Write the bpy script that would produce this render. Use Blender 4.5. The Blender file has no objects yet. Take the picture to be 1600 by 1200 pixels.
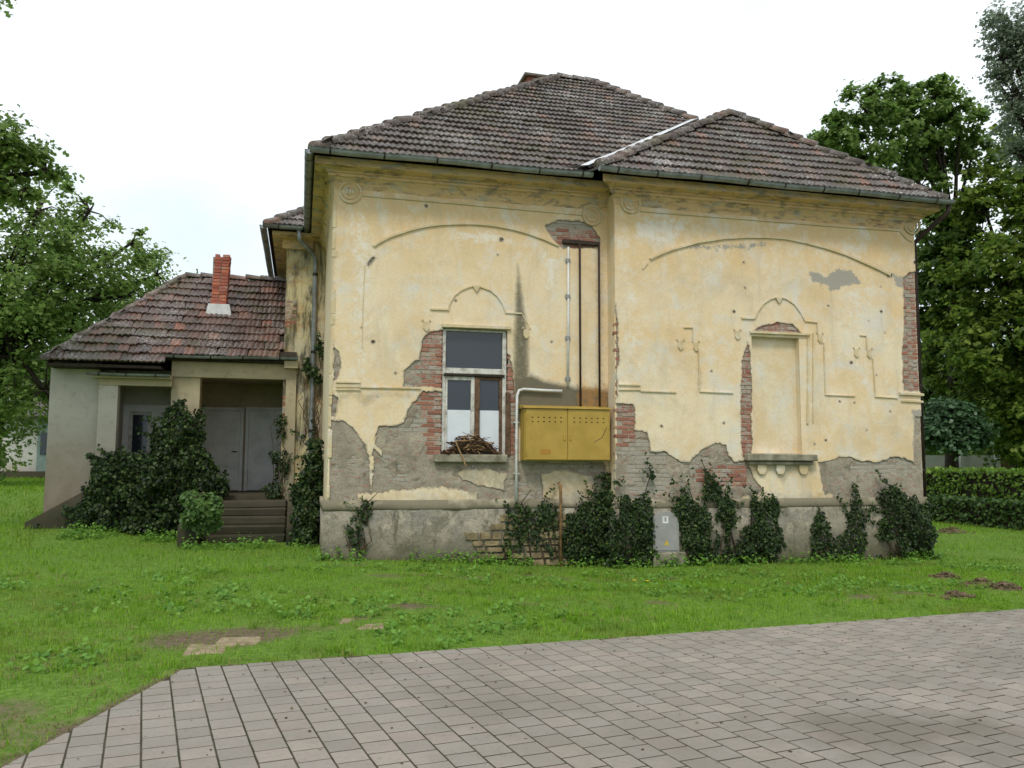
import bpy, math, random
import numpy as np
from mathutils import Matrix, Vector
random.seed(7); rng = np.random.default_rng(11)
scene = bpy.context.scene
COL = scene.collection
RAD = math.radians

# ------------------------------------------------------------------ camera
FPX, YAW, PITCH, ROLL = 1307.0, .2463, .0914, .0042          # focal length in photo pixels, radians
CAM = np.array([-.451, -14.59, 1.65])
_F = np.array([math.sin(YAW)*math.cos(PITCH), math.cos(YAW)*math.cos(PITCH), math.sin(PITCH)])
_R0 = np.array([math.cos(YAW), -math.sin(YAW), 0.]); _U0 = np.cross(_R0, _F)
_R = _R0*math.cos(ROLL)+_U0*math.sin(ROLL); _U = -_R0*math.sin(ROLL)+_U0*math.cos(ROLL)
cam_d = bpy.data.cameras.new('camera'); cam = bpy.data.objects.new('camera', cam_d); COL.objects.link(cam)
cam_d.sensor_width = 36; cam_d.lens = 36*FPX/1600; cam_d.clip_end = 2000; cam_d.clip_start = .05
m = Matrix.Identity(4)
for i in range(3):
    m[i][0], m[i][1], m[i][2], m[i][3] = _R[i], _U[i], -_F[i], CAM[i]
cam.matrix_world = m
scene.camera = cam

# ------------------------------------------------------------------ world, sun, exposure
SUN_EL, SUN_AZ = 52, 205                                    # degrees; azimuth from +Y clockwise: sun stands in front of the facade
world = bpy.data.worlds.new('World'); scene.world = world; world.use_nodes = True
nt = world.node_tree; nt.nodes.clear()
sky = nt.nodes.new('ShaderNodeTexSky'); sky.sky_type = 'NISHITA'; sky.sun_disc = False
sky.sun_elevation = RAD(SUN_EL); sky.sun_rotation = RAD(SUN_AZ); sky.dust_density = 3; sky.ozone_density = 2
tc = nt.nodes.new('ShaderNodeTexCoord')
cn = nt.nodes.new('ShaderNodeTexNoise'); cn.inputs['Scale'].default_value = 1.6; cn.inputs['Detail'].default_value = 6
cn.inputs['Roughness'].default_value = .55
nt.links.new(tc.outputs['Generated'], cn.inputs['Vector'])
cr = nt.nodes.new('ShaderNodeValToRGB'); cr.color_ramp.elements[0].position = .44; cr.color_ramp.elements[1].position = .66
cr.color_ramp.elements[0].color = (6.5, 7.7, 8.5, 1); cr.color_ramp.elements[1].color = (10.6, 10.8, 10.9, 1)
nt.links.new(cn.outputs['Fac'], cr.inputs['Fac'])
mx = nt.nodes.new('ShaderNodeMix'); mx.data_type = 'RGBA'; mx.inputs['Factor'].default_value = .9   # overcast: cloud sheet over the blue
nt.links.new(sky.outputs['Color'], mx.inputs['A']); nt.links.new(cr.outputs['Color'], mx.inputs['B'])
bg = nt.nodes.new('ShaderNodeBackground'); bg.inputs['Strength'].default_value = .105
wo = nt.nodes.new('ShaderNodeOutputWorld')
nt.links.new(mx.outputs['Result'], bg.inputs['Color']); nt.links.new(bg.outputs['Background'], wo.inputs['Surface'])
sun_d = bpy.data.lights.new('sun', 'SUN'); sun = bpy.data.objects.new('sun', sun_d); COL.objects.link(sun)
sun_d.energy = 1.5; sun_d.angle = RAD(12); sun_d.color = (1, .93, .84)
sd = Vector((math.sin(RAD(SUN_AZ))*math.cos(RAD(SUN_EL)), math.cos(RAD(SUN_AZ))*math.cos(RAD(SUN_EL)), math.sin(RAD(SUN_EL))))
sun.rotation_euler = sd.to_track_quat('Z', 'Y').to_euler()
sun.location = (0, -10, 30)
vs = scene.view_settings; vs.view_transform = 'Standard'; vs.look = 'None'; vs.exposure = .28; vs.gamma = 1; vs.use_curve_mapping = False
scene.cycles.max_bounces = 7; scene.cycles.diffuse_bounces = 4; scene.cycles.glossy_bounces = 2
scene.cycles.transmission_bounces = 3; scene.cycles.transparent_max_bounces = 4
scene.cycles.use_denoising = True
scene.cycles.sample_clamp_indirect = 6

# ------------------------------------------------------------------ measuring from the photograph
def ray(u, v): return _F+_R*(u-800)/FPX-_U*(v-600)/FPX
def onY(u, v, Y):
    d = ray(u, v); return CAM+d*((Y-CAM[1])/d[1])
def onZ(u, v, Z):
    d = ray(u, v); return CAM+d*((Z-CAM[2])/d[2])
def at(u, v, dist): return CAM+ray(u, v)*dist
def xz(u, v, Y):
    p = onY(u, v, Y); return (p[0], p[2])
def XZ(pts, Y): return [xz(u, v, Y) for u, v in pts]

# ------------------------------------------------------------------ small numeric helpers
def sstep(a, b, x):
    t = np.clip((np.asarray(x, float)-a)/(b-a), 0, 1); return t*t*(3-2*t)
def vnoise(x, y, seed=0):
    x = np.asarray(x, float); y = np.asarray(y, float)
    xi = np.floor(x).astype(np.int64); yi = np.floor(y).astype(np.int64); xf = x-xi; yf = y-yi
    def h(a, b):
        n = (a*374761393+b*668265263+seed*974711) & 0xffffffff
        n = ((n ^ (n >> 13))*1274126177) & 0xffffffff
        return ((n ^ (n >> 16)) & 0xffff)/65535.
    u = xf*xf*(3-2*xf); v = yf*yf*(3-2*yf)
    return (h(xi, yi)*(1-u)+h(xi+1, yi)*u)*(1-v)+(h(xi, yi+1)*(1-u)+h(xi+1, yi+1)*u)*v
def fbm(x, y, seed=0, o=4):
    s = 0; a = .5
    for k in range(o):
        s = s+a*(vnoise(x*2**k, y*2**k, seed+k)-.5); a *= .55
    return s                                               # about -.5 .. .5
def poly_sdf(px, pz, poly):
    d = np.full(px.shape, 1e9); s = np.ones(px.shape)
    n = len(poly)
    for i in range(n):
        ax, az = poly[i]; bx, bz = poly[i-1]
        ex, ez = bx-ax, bz-az; wx, wz = px-ax, pz-az
        t = np.clip((wx*ex+wz*ez)/(ex*ex+ez*ez+1e-12), 0, 1)
        d = np.minimum(d, (wx-ex*t)**2+(wz-ez*t)**2)
        c1 = pz >= az; c2 = pz < bz; c3 = ex*wz > ez*wx
        flip = (c1 & c2 & c3) | (~c1 & ~c2 & ~c3)
        s = np.where(flip, -s, s)
    return s*np.sqrt(d)                                    # negative inside

# ------------------------------------------------------------------ materials
class NT:
    def __init__(self, name):
        self.m = bpy.data.materials.new(name); self.m.use_nodes = True
        self.t = self.m.node_tree; self.t.nodes.clear()
        self.out = self.n('ShaderNodeOutputMaterial'); self.p = self.n('ShaderNodeBsdfPrincipled')
        self.l(self.p.outputs[0], self.out.inputs['Surface'])
    def n(self, t): return self.t.nodes.new(t)
    def l(self, a, b): self.t.links.new(a, b)
    def put(self, sock, v):
        if hasattr(v, 'links') or isinstance(v, bpy.types.NodeSocket): self.l(v, sock)
        else:
            if isinstance(v, (tuple, list)) and len(v) == 3 and sock.type == 'RGBA': v = (*v, 1)
            sock.default_value = v
    def pos(self, scale=(1, 1, 1)):
        g = self.n('ShaderNodeNewGeometry').outputs['Position']
        if scale == (1, 1, 1): return g
        v = self.n('ShaderNodeVectorMath'); v.operation = 'MULTIPLY'; self.l(g, v.inputs[0]); v.inputs[1].default_value = scale
        return v.outputs[0]
    def noise(self, s, det=4, rough=.55, vec=None, dist=0):
        k = self.n('ShaderNodeTexNoise'); self.l(vec or self.pos(), k.inputs['Vector'])
        k.inputs['Scale'].default_value = s; k.inputs['Detail'].default_value = det; k.inputs['Roughness'].default_value = rough
        k.inputs['Distortion'].default_value = dist
        return k.outputs['Fac']
    def vor(self, s, vec=None, feature='F1'):
        k = self.n('ShaderNodeTexVoronoi'); k.feature = feature; self.l(vec or self.pos(), k.inputs['Vector']); k.inputs['Scale'].default_value = s
        return k.outputs['Distance']
    def ramp(self, fac, stops):
        k = self.n('ShaderNodeValToRGB'); e = k.color_ramp.elements
        while len(e) > 1: e.remove(e[-1])
        for i, (p, c) in enumerate(stops):
            if not isinstance(c, (tuple, list)): c = (c, c, c)
            q = e[0] if i == 0 else e.new(p)
            q.position = p; q.color = (*c, 1)
        self.l(fac, k.inputs['Fac']); return k.outputs['Color']
    def mix(self, f, a, b, mode='MIX'):
        k = self.n('ShaderNodeMix'); k.data_type = 'RGBA'; k.blend_type = mode
        self.put(k.inputs['Factor'], f); self.put(k.inputs['A'], a); self.put(k.inputs['B'], b)
        return k.outputs['Result']
    def math(self, op, a, b=0., clamp=False):
        k = self.n('ShaderNodeMath'); k.operation = op; k.use_clamp = clamp
        self.put(k.inputs[0], a); self.put(k.inputs[1], b); return k.outputs[0]
    def attr(self, name):
        k = self.n('ShaderNodeAttribute'); k.attribute_name = name; return k.outputs['Fac']
    def orand(self): return self.n('ShaderNodeObjectInfo').outputs['Random']
    def irand(self): return self.n('ShaderNodeNewGeometry').outputs['Random Per Island']
    def z(self):
        k = self.n('ShaderNodeSeparateXYZ'); self.l(self.pos(), k.inputs[0]); return k.outputs['Z']
    def bump(self, h, strength=.3, dist=.01):
        k = self.n('ShaderNodeBump'); k.inputs['Strength'].default_value = strength; k.inputs['Distance'].default_value = dist
        self.l(h, k.inputs['Height']); self.l(k.outputs[0], self.p.inputs['Normal'])
    def end(self, col, rough=.85, spec=.3, metal=0):
        self.put(self.p.inputs['Base Color'], col); self.put(self.p.inputs['Roughness'], rough)
        self.p.inputs['Specular IOR Level'].default_value = spec; self.p.inputs['Metallic'].default_value = metal
        return self.m

def mat_plaster(name, attrs=True, a=(.765, .65, .455), b=(.72, .535, .305), warm_top=True):
    k = NT(name)
    n1 = k.noise(.9, 5, .6); n2 = k.noise(4, 6, .65); n3 = k.noise(26, 4, .6)
    base = k.mix(k.ramp(n1, [(.38, 0), (.66, 1)]), a, b)
    if warm_top:
        zt = k.math('ADD', k.z(), k.math('MULTIPLY', k.math('SUBTRACT', n2, .5), 2.2))
        mr = k.n('ShaderNodeMapRange'); k.l(zt, mr.inputs[0]); mr.inputs[1].default_value = 4.4; mr.inputs[2].default_value = 6.4
        base = k.mix(k.math('MULTIPLY', mr.outputs[0], .85), base, (.66, .46, .225))
    base = k.mix(k.ramp(n2, [(.50, 0), (.70, .65)]), base, (.77, .705, .57))
    n5 = k.noise(1.9, 7, .7, None, .6)
    base = k.mix(k.ramp(n5, [(.51, 0), (.66, .75)]), base, (.665, .64, .57))
    n6 = k.noise(.75, 8, .72, None, .7)
    base = k.mix(k.ramp(n6, [(.50, 0), (.72, .6)]), base, (.50, .40, .255))
    base = k.mix(k.ramp(k.noise(52, 3, .6), [(.66, 0), (.74, .6)]), base, (.24, .19, .125))
    base = k.mix(k.ramp(k.noise(2.6, 7, .7, k.pos((1, 1, 1.3)), .4), [(.56, 0), (.74, .55)]), base, (.55, .42, .24))
    base = k.mix(k.ramp(n3, [(.25, .28), (.55, 0)]), base, (.45, .36, .22))
    st = k.noise(3.2, 5, .6, k.pos((2.2, 2.2, .30)))                      # rain streaks
    base = k.mix(k.ramp(st, [(.54, 0), (.80, .38)]), base, (.44, .37, .25))
    if attrs:
        nb = k.noise(9, 6, .7); nb2 = k.noise(38, 4, .7)
        wob = k.math('MULTIPLY', k.math('SUBTRACT', k.math('ADD', k.math('MULTIPLY', nb, .7), k.math('MULTIPLY', nb2, .3)), .5), 2.6)
        def msk(nm, lo, hi):
            return k.ramp(k.math('ADD', k.attr(nm), wob), [(lo, 0), (hi, 1)])
        base = k.mix(k.math('MULTIPLY', msk('pale', .45, .75), .75), base, (.74, .70, .62))
        base = k.mix(k.math('MULTIPLY', msk('grey', .45, .6), .95), base, k.mix(nb2, (.26, .245, .21), (.40, .375, .32)))
        dm = k.ramp(k.math('ADD', k.attr('dirt'), k.math('MULTIPLY', wob, .45)), [(.22, 0), (1., 1)])
        base = k.mix(k.math('MULTIPLY', dm, .93), base, k.mix(nb, (.07, .065, .045), (.15, .135, .085)))
        base = k.mix(k.math('MULTIPLY', msk('rust', .35, .9), .7), base, (.38, .19, .05))
        base = k.mix(k.math('MULTIPLY', k.ramp(k.math('ADD', k.attr('rim'), k.math('MULTIPLY', wob, .6)), [(.4, 0), (.95, 1)]), .8), base, k.mix(nb2, (.20, .16, .11), (.46, .40, .30)))
    pits = k.vor(55); 
    h = k.math('ADD', k.math('MULTIPLY', n3, .6), k.math('MULTIPLY', n2, 1.2))
    k.bump(h, .35, .012)
    return k.end(base, .9, .2)

def mat_core(name='grey render'):
    k = NT(name)
    n = k.noise(2.6, 5, .6); n2 = k.noise(34, 5, .7); n3 = k.noise(7, 4, .6, k.pos((1, 1, 3)))
    c = k.mix(k.ramp(n, [(.35, 0), (.65, 1)]), (.27, .235, .18), (.40, .355, .275))
    c = k.mix(k.ramp(k.noise(1.4, 7, .7, None, .5), [(.52, 0), (.66, .7)]), c, (.46, .40, .29))
    c = k.mix(k.ramp(k.noise(3.7, 7, .72, None, .5), [(.55, 0), (.64, .75)]), c, (.155, .135, .10))
    c = k.mix(k.ramp(n3, [(.53, 0), (.66, .75)]), c, (.34, .19, .135))
    c = k.mix(k.ramp(n2, [(.3, .5), (.6, 0)]), c, (.15, .135, .11))
    k.bump(k.math('ADD', n2, k.math('MULTIPLY', n3, .6)), .6, .014)
    return k.end(c, .95, .15)

def mat_brick(name, island=False, smear=.5, dark=1., gb=1.):
    """fired clay; smear = how much old mortar is left on the faces"""
    k = NT(name)
    r = k.irand() if island else k.orand()
    c = k.ramp(r, [(0, (.23*dark, .10*dark*gb, .070*dark*gb)), (.35, (.30*dark, .13*dark*gb, .088*dark*gb)), (.7, (.27*dark, .15*dark*gb, .115*dark*gb)), (.88, (.37*dark, .19*dark*gb, .125*dark*gb)), (1, (.40*dark, .16*dark*gb, .075*dark*gb))])
    n = k.noise(16, 5, .65); n2 = k.noise(60, 3, .6); n3 = k.noise(2.2, 4, .55)
    c = k.mix(k.ramp(n, [(.5, 0), (.75, .55)]), c, (.16*dark, .07*dark*gb, .05*dark*gb))
    f = k.math('ADD', k.math('MULTIPLY', n, .85), k.math('ADD', k.math('MULTIPLY', n3, .5), k.math('MULTIPLY', r, .22)))
    c = k.mix(k.ramp(f, [(.98-smear*.62, 0), (1.12-smear*.62, 1)]), c, k.mix(n2, (.27, .245, .205), (.42, .385, .32)))
    k.bump(k.math('ADD', n, n2), .5, .008)
    return k.end(c, .92, .2)

def mat_tile(name, island, red=0.):
    k = NT(name)
    r = k.irand() if island else k.orand()
    g = lambda a, b: tuple(a[i]*(1-red)+b[i]*red for i in range(3))
    c = k.ramp(r, [(0, g((0.055, 0.037, 0.030), (0.078, 0.034, 0.025))), (.3, g((0.097, 0.064, 0.052), (0.138, 0.060, 0.041))), (.55, g((0.078, 0.060, 0.053), (0.110, 0.056, 0.044))),
                   (.8, g((0.133, 0.084, 0.065), (0.184, 0.076, 0.048))), (.96, g((0.175, 0.100, 0.070), (0.248, 0.088, 0.048))), (1, g((0.221, 0.096, 0.056), (0.304, 0.088, 0.041)))])
    n = k.noise(5.5, 5, .65); n2 = k.noise(24, 4, .75); n3 = k.noise(1.1, 3, .5)
    c = k.mix(k.ramp(n, [(.42, 0), (.68, .7)]), c, g((.06, .052, .047), (.085, .058, .05)))
    c = k.mix(k.ramp(k.noise(11, 5, .7), [(.52, 0), (.62, .6)]), c, g((.20, .165, .14), (.21, .145, .115)))
    c = k.mix(k.ramp(k.math('ADD', k.math('MULTIPLY', n2, .7), k.math('MULTIPLY', n3, .30)), [(.545, 0), (.62, .9)]), c, (.50, .48, .45))   # lichen
    mo = k.math('ADD', k.math('MULTIPLY', n, .6), k.math('MULTIPLY', k.noise(.7, 4, .6), .6))
    c = k.mix(k.ramp(mo, [(.60, 0), (.74, .8)]), c, (.085, .075, .030))                                                          # moss
    k.bump(n2, .5, .006)
    return k.end(c, .5, .5)

def mat_simple(name, col, rough=.6, spec=.4, metal=0, var=.25, scale=6, dirt=None, dirtamt=.5, bump=.15):
    k = NT(name)
    n = k.noise(scale, 5, .6); n2 = k.noise(scale*7, 4, .6)
    c = k.mix(k.ramp(n, [(.35, 0), (.65, 1)]), col, tuple(x*(1-var) for x in col))
    if dirt: c = k.mix(k.ramp(k.math('ADD', k.math('MULTIPLY', n2, .4), k.math('MULTIPLY', n, .6)), [(.47, 0), (.68, dirtamt)]), c, dirt)
    k.bump(n2, bump, .005)
    return k.end(c, k.ramp(n2, [(.3, rough*.85), (.7, min(1, rough*1.15))]), spec, metal)

def mat_leaf(name, cols, rough=.45, trans=.25, spec=.35, patch=0):
    k = NT(name)
    r = k.irand()
    n = len(cols)
    c = k.ramp(r, [(i/(n-1), cols[i]) for i in range(n)])
    cl = k.noise(1.3, 3, .5)
    c = k.mix(k.ramp(cl, [(.35, .2), (.6, 0)]), c, cols[0])
    if patch:
        c = k.mix(k.ramp(k.noise(.8, 5, .65), [(.48, 0), (.64, patch)]), c, (.27, .25, .075))
        c = k.mix(k.ramp(k.noise(1.7, 4, .6), [(.50, 0), (.62, .55)]), c, (.08, .19, .018))
        c = k.mix(k.ramp(k.noise(5, 3, .6), [(.55, 0), (.7, .5)]), c, (.34, .46, .07))
    k.end(c, rough, spec)
    tr = k.n('ShaderNodeBsdfTranslucent'); k.l(c, tr.inputs['Color'])
    ms = k.n('ShaderNodeMixShader'); ms.inputs[0].default_value = trans
    k.l(k.p.outputs[0], ms.inputs[1]); k.l(tr.outputs[0], ms.inputs[2]); k.l(ms.outputs[0], k.out.inputs['Surface'])
    return k.m

MT = {}
MT['plaster'] = mat_plaster('yellow plaster')
MT['plaster_plain'] = mat_plaster('yellow plaster plain', False)
MT['plaster_mould'] = mat_plaster('yellow plaster moulding', False, (.62, .52, .32), (.54, .42, .235), False)
MT['plaster_niche'] = mat_plaster('niche plaster', False, (.72, .62, .44), (.66, .50, .28), False)
MT['core'] = mat_core()
MT['brick'] = mat_brick('brick', False, .34, 1.12)
MT['brick_i'] = mat_brick('brick smeared', True, .86)
MT['brick_grey'] = mat_brick('brick under mortar wash', False, .86)
MT['brick_red'] = mat_brick('chimney brick', False, .12, 1.4, .7)
MT['tile'] = mat_tile('roof tile', False); MT['tile_i'] = mat_tile('roof tile joined', True)
MT['tile_r'] = mat_tile('red roof tile', False, .5); MT['tile_ri'] = mat_tile('red roof tile joined', True, .5)
MT['gutter'] = mat_simple('weathered zinc gutter', (.29, .315, .33), .45, .5, .25, .35, 4, (.12, .125, .12), .6)
MT['lead'] = mat_simple('pale flashing', (.72, .72, .72), .45, .5, .1, .15, 7, (.45, .43, .40), .5)
MT['wood_dark'] = mat_simple('old dark timber', (.045, .035, .026), .85, .2, 0, .4, 9)
MT['wood_brown'] = mat_simple('bare brown timber', (.17, .10, .06), .85, .2, 0, .5, 12, (.06, .04, .03), .7)
MT['white_paint'] = mat_simple('flaking white paint', (.62, .60, .54), .6, .35, 0, .15, 9, (.20, .15, .10), .85)
MT['white_film'] = mat_simple('white window film', (.66, .70, .73), .5, .4, 0, .1, 3)
MT['yellow_metal'] = mat_simple('ochre painted steel', (.42, .28, .05), .5, .4, 0, .16, 3, (.33, .20, .02), .5, .06)
MT['yellow_dark'] = mat_simple('ochre steel side', (.44, .285, .042), .5, .4, 0, .2, 3)
MT['pipe_white'] = mat_simple('white conduit', (.68, .68, .66), .45, .45, 0, .15, 8, (.42, .40, .35), .5)
MT['pipe_dark'] = mat_simple('dark rusty pipe', (.055, .035, .028), .7, .35, .2, .4, 8)
MT['pipe_rust'] = mat_simple('rusty pipe', (.30, .17, .075), .8, .3, .1, .5, 10, (.12, .06, .03), .6)
MT['stone'] = mat_simple('sill stone', (.33, .30, .22), .9, .2, 0, .4, 5, (.12, .115, .07), .8, .5)
MT['grey_box'] = mat_simple('grey plastic cabinet', (.31, .305, .29), .6, .35, 0, .15, 3, (.22, .21, .18), .6)
MT['door_grey'] = mat_simple('grey white door', (.72, .71, .69), .6, .35, 0, .12, 2.5, (.46, .44, .40), .5)
MT['black'] = mat_simple('black', (.012, .012, .012), .8, .2)
MT['label_white'] = mat_simple('white print', (.7, .7, .7), .6, .2); MT['label_yellow'] = mat_simple('yellow print', (.62, .45, .05), .6, .2)
MT['label_red'] = mat_simple('faded red print', (.42, .20, .04), .6, .2, 0, .3, 60, (.45, .29, .04), .9)
MT['twig'] = mat_simple('dry twigs', (.11, .065, .035), .9, .15, 0, .7, 14)
MT['twig_pale'] = mat_simple('pale split wood', (.40, .25, .12), .9, .15, 0, .5, 14)
def mat_glass():
    k = NT('old window glass')
    n = k.noise(2.5, 3, .5)
    k.bump(n, .08, .02)
    return k.end((.030, .036, .045), k.ramp(k.noise(9, 4, .6), [(.3, .03), (.75, .16)]), .6)
MT['glass'] = mat_glass()
def mat_plinth():
    k = NT('plinth render')
    n = k.noise(1.7, 5, .6); n2 = k.noise(8, 5, .65); n3 = k.noise(40, 4, .65)
    c = k.mix(k.ramp(n, [(.36, 0), (.62, 1)]), (.30, .275, .235), (.40, .355, .275))
    c = k.mix(k.ramp(n2, [(.50, 0), (.66, .85)]), c, (.22, .185, .125))
    c = k.mix(k.ramp(k.noise(2.4, 7, .7, None, .8), [(.52, 0), (.64, .75)]), c, (.17, .16, .125))
    c = k.mix(k.ramp(k.noise(3.3, 7, .7, None, .5), [(.52, 0), (.62, .85)]), c, (.50, .44, .34))
    c = k.mix(k.ramp(k.noise(4.5, 6, .7, k.pos((1.6, 1, .5)), .3), [(.55, 0), (.66, .8)]), c, (.10, .095, .06))
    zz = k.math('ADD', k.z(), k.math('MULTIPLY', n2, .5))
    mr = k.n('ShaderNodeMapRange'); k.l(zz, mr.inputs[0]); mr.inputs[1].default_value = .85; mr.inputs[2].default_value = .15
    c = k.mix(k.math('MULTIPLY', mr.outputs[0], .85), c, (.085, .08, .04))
    c = k.mix(k.ramp(n3, [(.25, .6), (.5, 0)]), c, (.12, .11, .09))
    k.bump(k.math('ADD', n3, k.math('MULTIPLY', n2, 2)), .6, .02)
    return k.end(c, .95, .15)
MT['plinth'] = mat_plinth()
def mat_wet(name, base, mold, lo, hi):
    """annex render: pale above, mould stains rising from the ground"""
    k = NT(name)
    n = k.noise(1.5, 5, .6); n2 = k.noise(7, 5, .65); n3 = k.noise(30, 4, .6)
    c = k.mix(k.ramp(n, [(.35, 0), (.65, 1)]), base, tuple(x*.8 for x in base))
    zz = k.math('ADD', k.z(), k.math('MULTIPLY', k.math('SUBTRACT', n, .5), 2.4))
    mr = k.n('ShaderNodeMapRange'); k.l(zz, mr.inputs[0]); mr.inputs[1].default_value = hi; mr.inputs[2].default_value = lo
    c = k.mix(k.math('MULTIPLY', mr.outputs[0], .9), c, mold)
    c = k.mix(k.ramp(n2, [(.55, 0), (.8, .5)]), c, tuple(x*.6 for x in mold))
    k.bump(k.math('ADD', n3, n2), .4, .012)
    return k.end(c, .92, .2)
MT['annex_wall'] = mat_wet('annex render', (.54, .50, .435), (.21, .165, .115), 1.0, 2.7)
MT['annex_yellow'] = mat_wet('annex yellow render', (.47, .40, .265), (.20, .18, .13), .3, 3.0)
def mat_wing():
    k = NT('stained wing render')
    n = k.noise(1.3, 7, .7, None, .5); n2 = k.noise(2.3, 7, .7, k.pos((2.6, 2.6, .5)), .4); n3 = k.noise(30, 4, .6)
    c = k.mix(k.ramp(n, [(.35, 0), (.65, 1)]), (.58, .48, .25), (.50, .45, .33))
    c = k.mix(k.ramp(k.noise(1.8, 7, .7, None, .4), [(.52, 0), (.62, .8)]), c, (.44, .27, .10))
    c = k.mix(k.ramp(k.noise(2.8, 7, .7, None, .4), [(.54, 0), (.62, .85)]), c, (.30, .28, .24))
    c = k.mix(k.ramp(n2, [(.46, 0), (.60, .9)]), c, (.085, .08, .05))
    k.bump(k.math('ADD', n3, n), .6, .02)
    return k.end(c, .95, .15)
MT['wing_wall'] = mat_wing()
MT['old_concrete'] = mat_wet('mossy concrete', (.105, .09, .062), (.032, .034, .018), -.1, 1.1)
def mat_ground():
    k = NT('soil and short turf')
    n = k.noise(1.3, 5, .6); n2 = k.noise(14, 5, .65); n3 = k.noise(70, 3, .6)
    gcol = k.mix(k.ramp(n2, [(.35, 0), (.65, 1)]), (.09, .18, .02), (.18, .29, .045))
    scol = k.mix(k.ramp(n2, [(.35, 0), (.65, 1)]), (.12, .085, .05), (.22, .17, .11))
    f = k.math('ADD', k.attr('bare'), k.math('MULTIPLY', k.math('SUBTRACT', k.math('ADD', k.math('MULTIPLY', n2, .6), k.math('MULTIPLY', n, .5)), .55), .9))
    c = k.mix(k.ramp(f, [(.35, 0), (.6, 1)]), gcol, scol)
    c = k.mix(k.ramp(n3, [(.25, .5), (.5, 0)]), c, (.05, .045, .025))
    k.bump(k.math('ADD', n3, n2), .7, .03)
    return k.end(c, .95, .15)
MT['ground'] = mat_ground()
def mat_paver(name, island):
    k = NT(name)
    r = k.irand() if island else k.orand()
    c = k.ramp(r, [(0, (.258, .224, .186)), (.35, (.335, .290, .242)), (.65, (.292, .260, .222)), (.85, (.365, .305, .252)), (1, (.312, .252, .210))])
    n = k.noise(1.1, 4, .6); n2 = k.noise(30, 5, .7); n3 = k.noise(140, 3, .6)
    c = k.mix(k.ramp(n, [(.4, .35), (.6, 0)]), c, (.22, .196, .166))
    c = k.mix(k.ramp(n2, [(.3, .5), (.48, 0)]), c, (.19, .165, .135))
    c = k.mix(k.ramp(n3, [(.35, .35), (.6, 0)]), c, (.17, .15, .13))
    c = k.mix(k.ramp(k.noise(.45, 5, .65), [(.50, 0), (.68, .55)]), c, (.165, .143, .11))
    vd = k.n('ShaderNodeVectorMath'); vd.operation = 'DISTANCE'; k.l(k.pos((1, 1.5, 0)), vd.inputs[0]); vd.inputs[1].default_value = (3.35, -14.9, 0)
    dm = k.math('ADD', vd.outputs['Value'], k.math('MULTIPLY', k.math('SUBTRACT', k.noise(1.6, 5, .65), .5), 1.8))
    c = k.mix(k.ramp(dm, [(.35, .62), (1.25, 0)]), c, (.125, .105, .076))
    c = k.mix(k.ramp(k.vor(9.5), [(.035, .85), (.06, 0)]), c, (.07, .055, .045))      # dropped crumbs and dark specks
    k.bump(k.math('ADD', n3, n2), .35, .006)
    return k.end(c, k.ramp(n, [(.35, .5), (.65, .75)]), .4)
MT['paver'] = mat_paver('paver', False); MT['paver_i'] = mat_paver('paver joined', True)
MT['joint'] = mat_simple('sandy joints with moss', (.085, .075, .052), .95, .1, 0, .5, 4, (.04, .048, .016), .8, .6)
MT['sandstone'] = mat_simple('sandy slab', (.36, .28, .18), .95, .15, 0, .35, 9, (.20, .15, .08), .8, .8)
MT['clod'] = mat_simple('earth clod', (.17, .125, .075), .98, .1, 0, .5, 14, (.05, .06, .02), .5, .9)
MT['ivy'] = mat_leaf('ivy leaves', [(0.007, 0.017, 0.005), (0.014, 0.031, 0.007), (0.024, 0.051, 0.011), (0.046, 0.087, 0.019), (0.087, 0.136, 0.031)], .5, .25, .3)
MT['ivy_light'] = mat_leaf('pale shrub leaves', [(.045, .10, .020), (.075, .15, .030), (.12, .21, .05)], .5, .25)
MT['weeds'] = mat_leaf('weed leaves', [(.085, .20, .022), (.14, .29, .034), (.20, .37, .055)], .55, .35)
MT['grass'] = mat_leaf('grass blades', [(.125, .265, .014), (.195, .39, .024), (.255, .46, .036), (.34, .46, .08)], .6, .5, .12, .5)
MT['oak'] = mat_leaf('oak leaves', [(.085, .150, .030), (.140, .235, .048), (.20, .31, .07), (.27, .38, .11)], .5, .6)
MT['lime'] = mat_leaf('broad tree leaves', [(.06, .12, .018), (.115, .19, .026), (.19, .275, .04), (.28, .36, .06)], .5, 0.60)
MT['bluegreen'] = mat_leaf('grey green leaves', [(.17, .23, .15), (.24, .30, .20), (.31, .37, .26)], .55, 0.60)
MT['walnut'] = mat_leaf('walnut leaves', [(.115, .195, .045), (.175, .285, .06), (.25, .365, .085), (.34, .43, .14)], .5, .6)
MT['shrub'] = mat_leaf('glossy shrub leaves', [(0.045, 0.099, 0.041), (0.077, 0.149, 0.063), (0.117, 0.198, 0.099)], .4, .35, .4)
MT['hedge'] = mat_leaf('clipped hedge leaves', [(.09, .18, .02), (.16, .28, .03), (.23, .36, .05)], .5, .4)
MT['hedge_shaded'] = mat_leaf('shaded hedge leaves', [(.03, .07, .015), (.055, .11, .022), (.09, .165, .03)], .45, .25)  # darker hedge green: shadow on the low hedge's face put into the leaf colour
MT['bark'] = mat_simple('bark', (.055, .043, .032), .95, .15, 0, .5, 8, (.03, .03, .018), .6, .9)
MT['petal'] = mat_simple('yellow petals', (.75, .52, .02), .6, .2, 0, .1)
MT['far_white'] = mat_wet('far lime wash', (.62, .61, .58), (.40, .30, .22), .4, 1.6)
MT['far_green'] = mat_simple('faded green paint', (.26, .34, .32), .7, .3)

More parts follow.
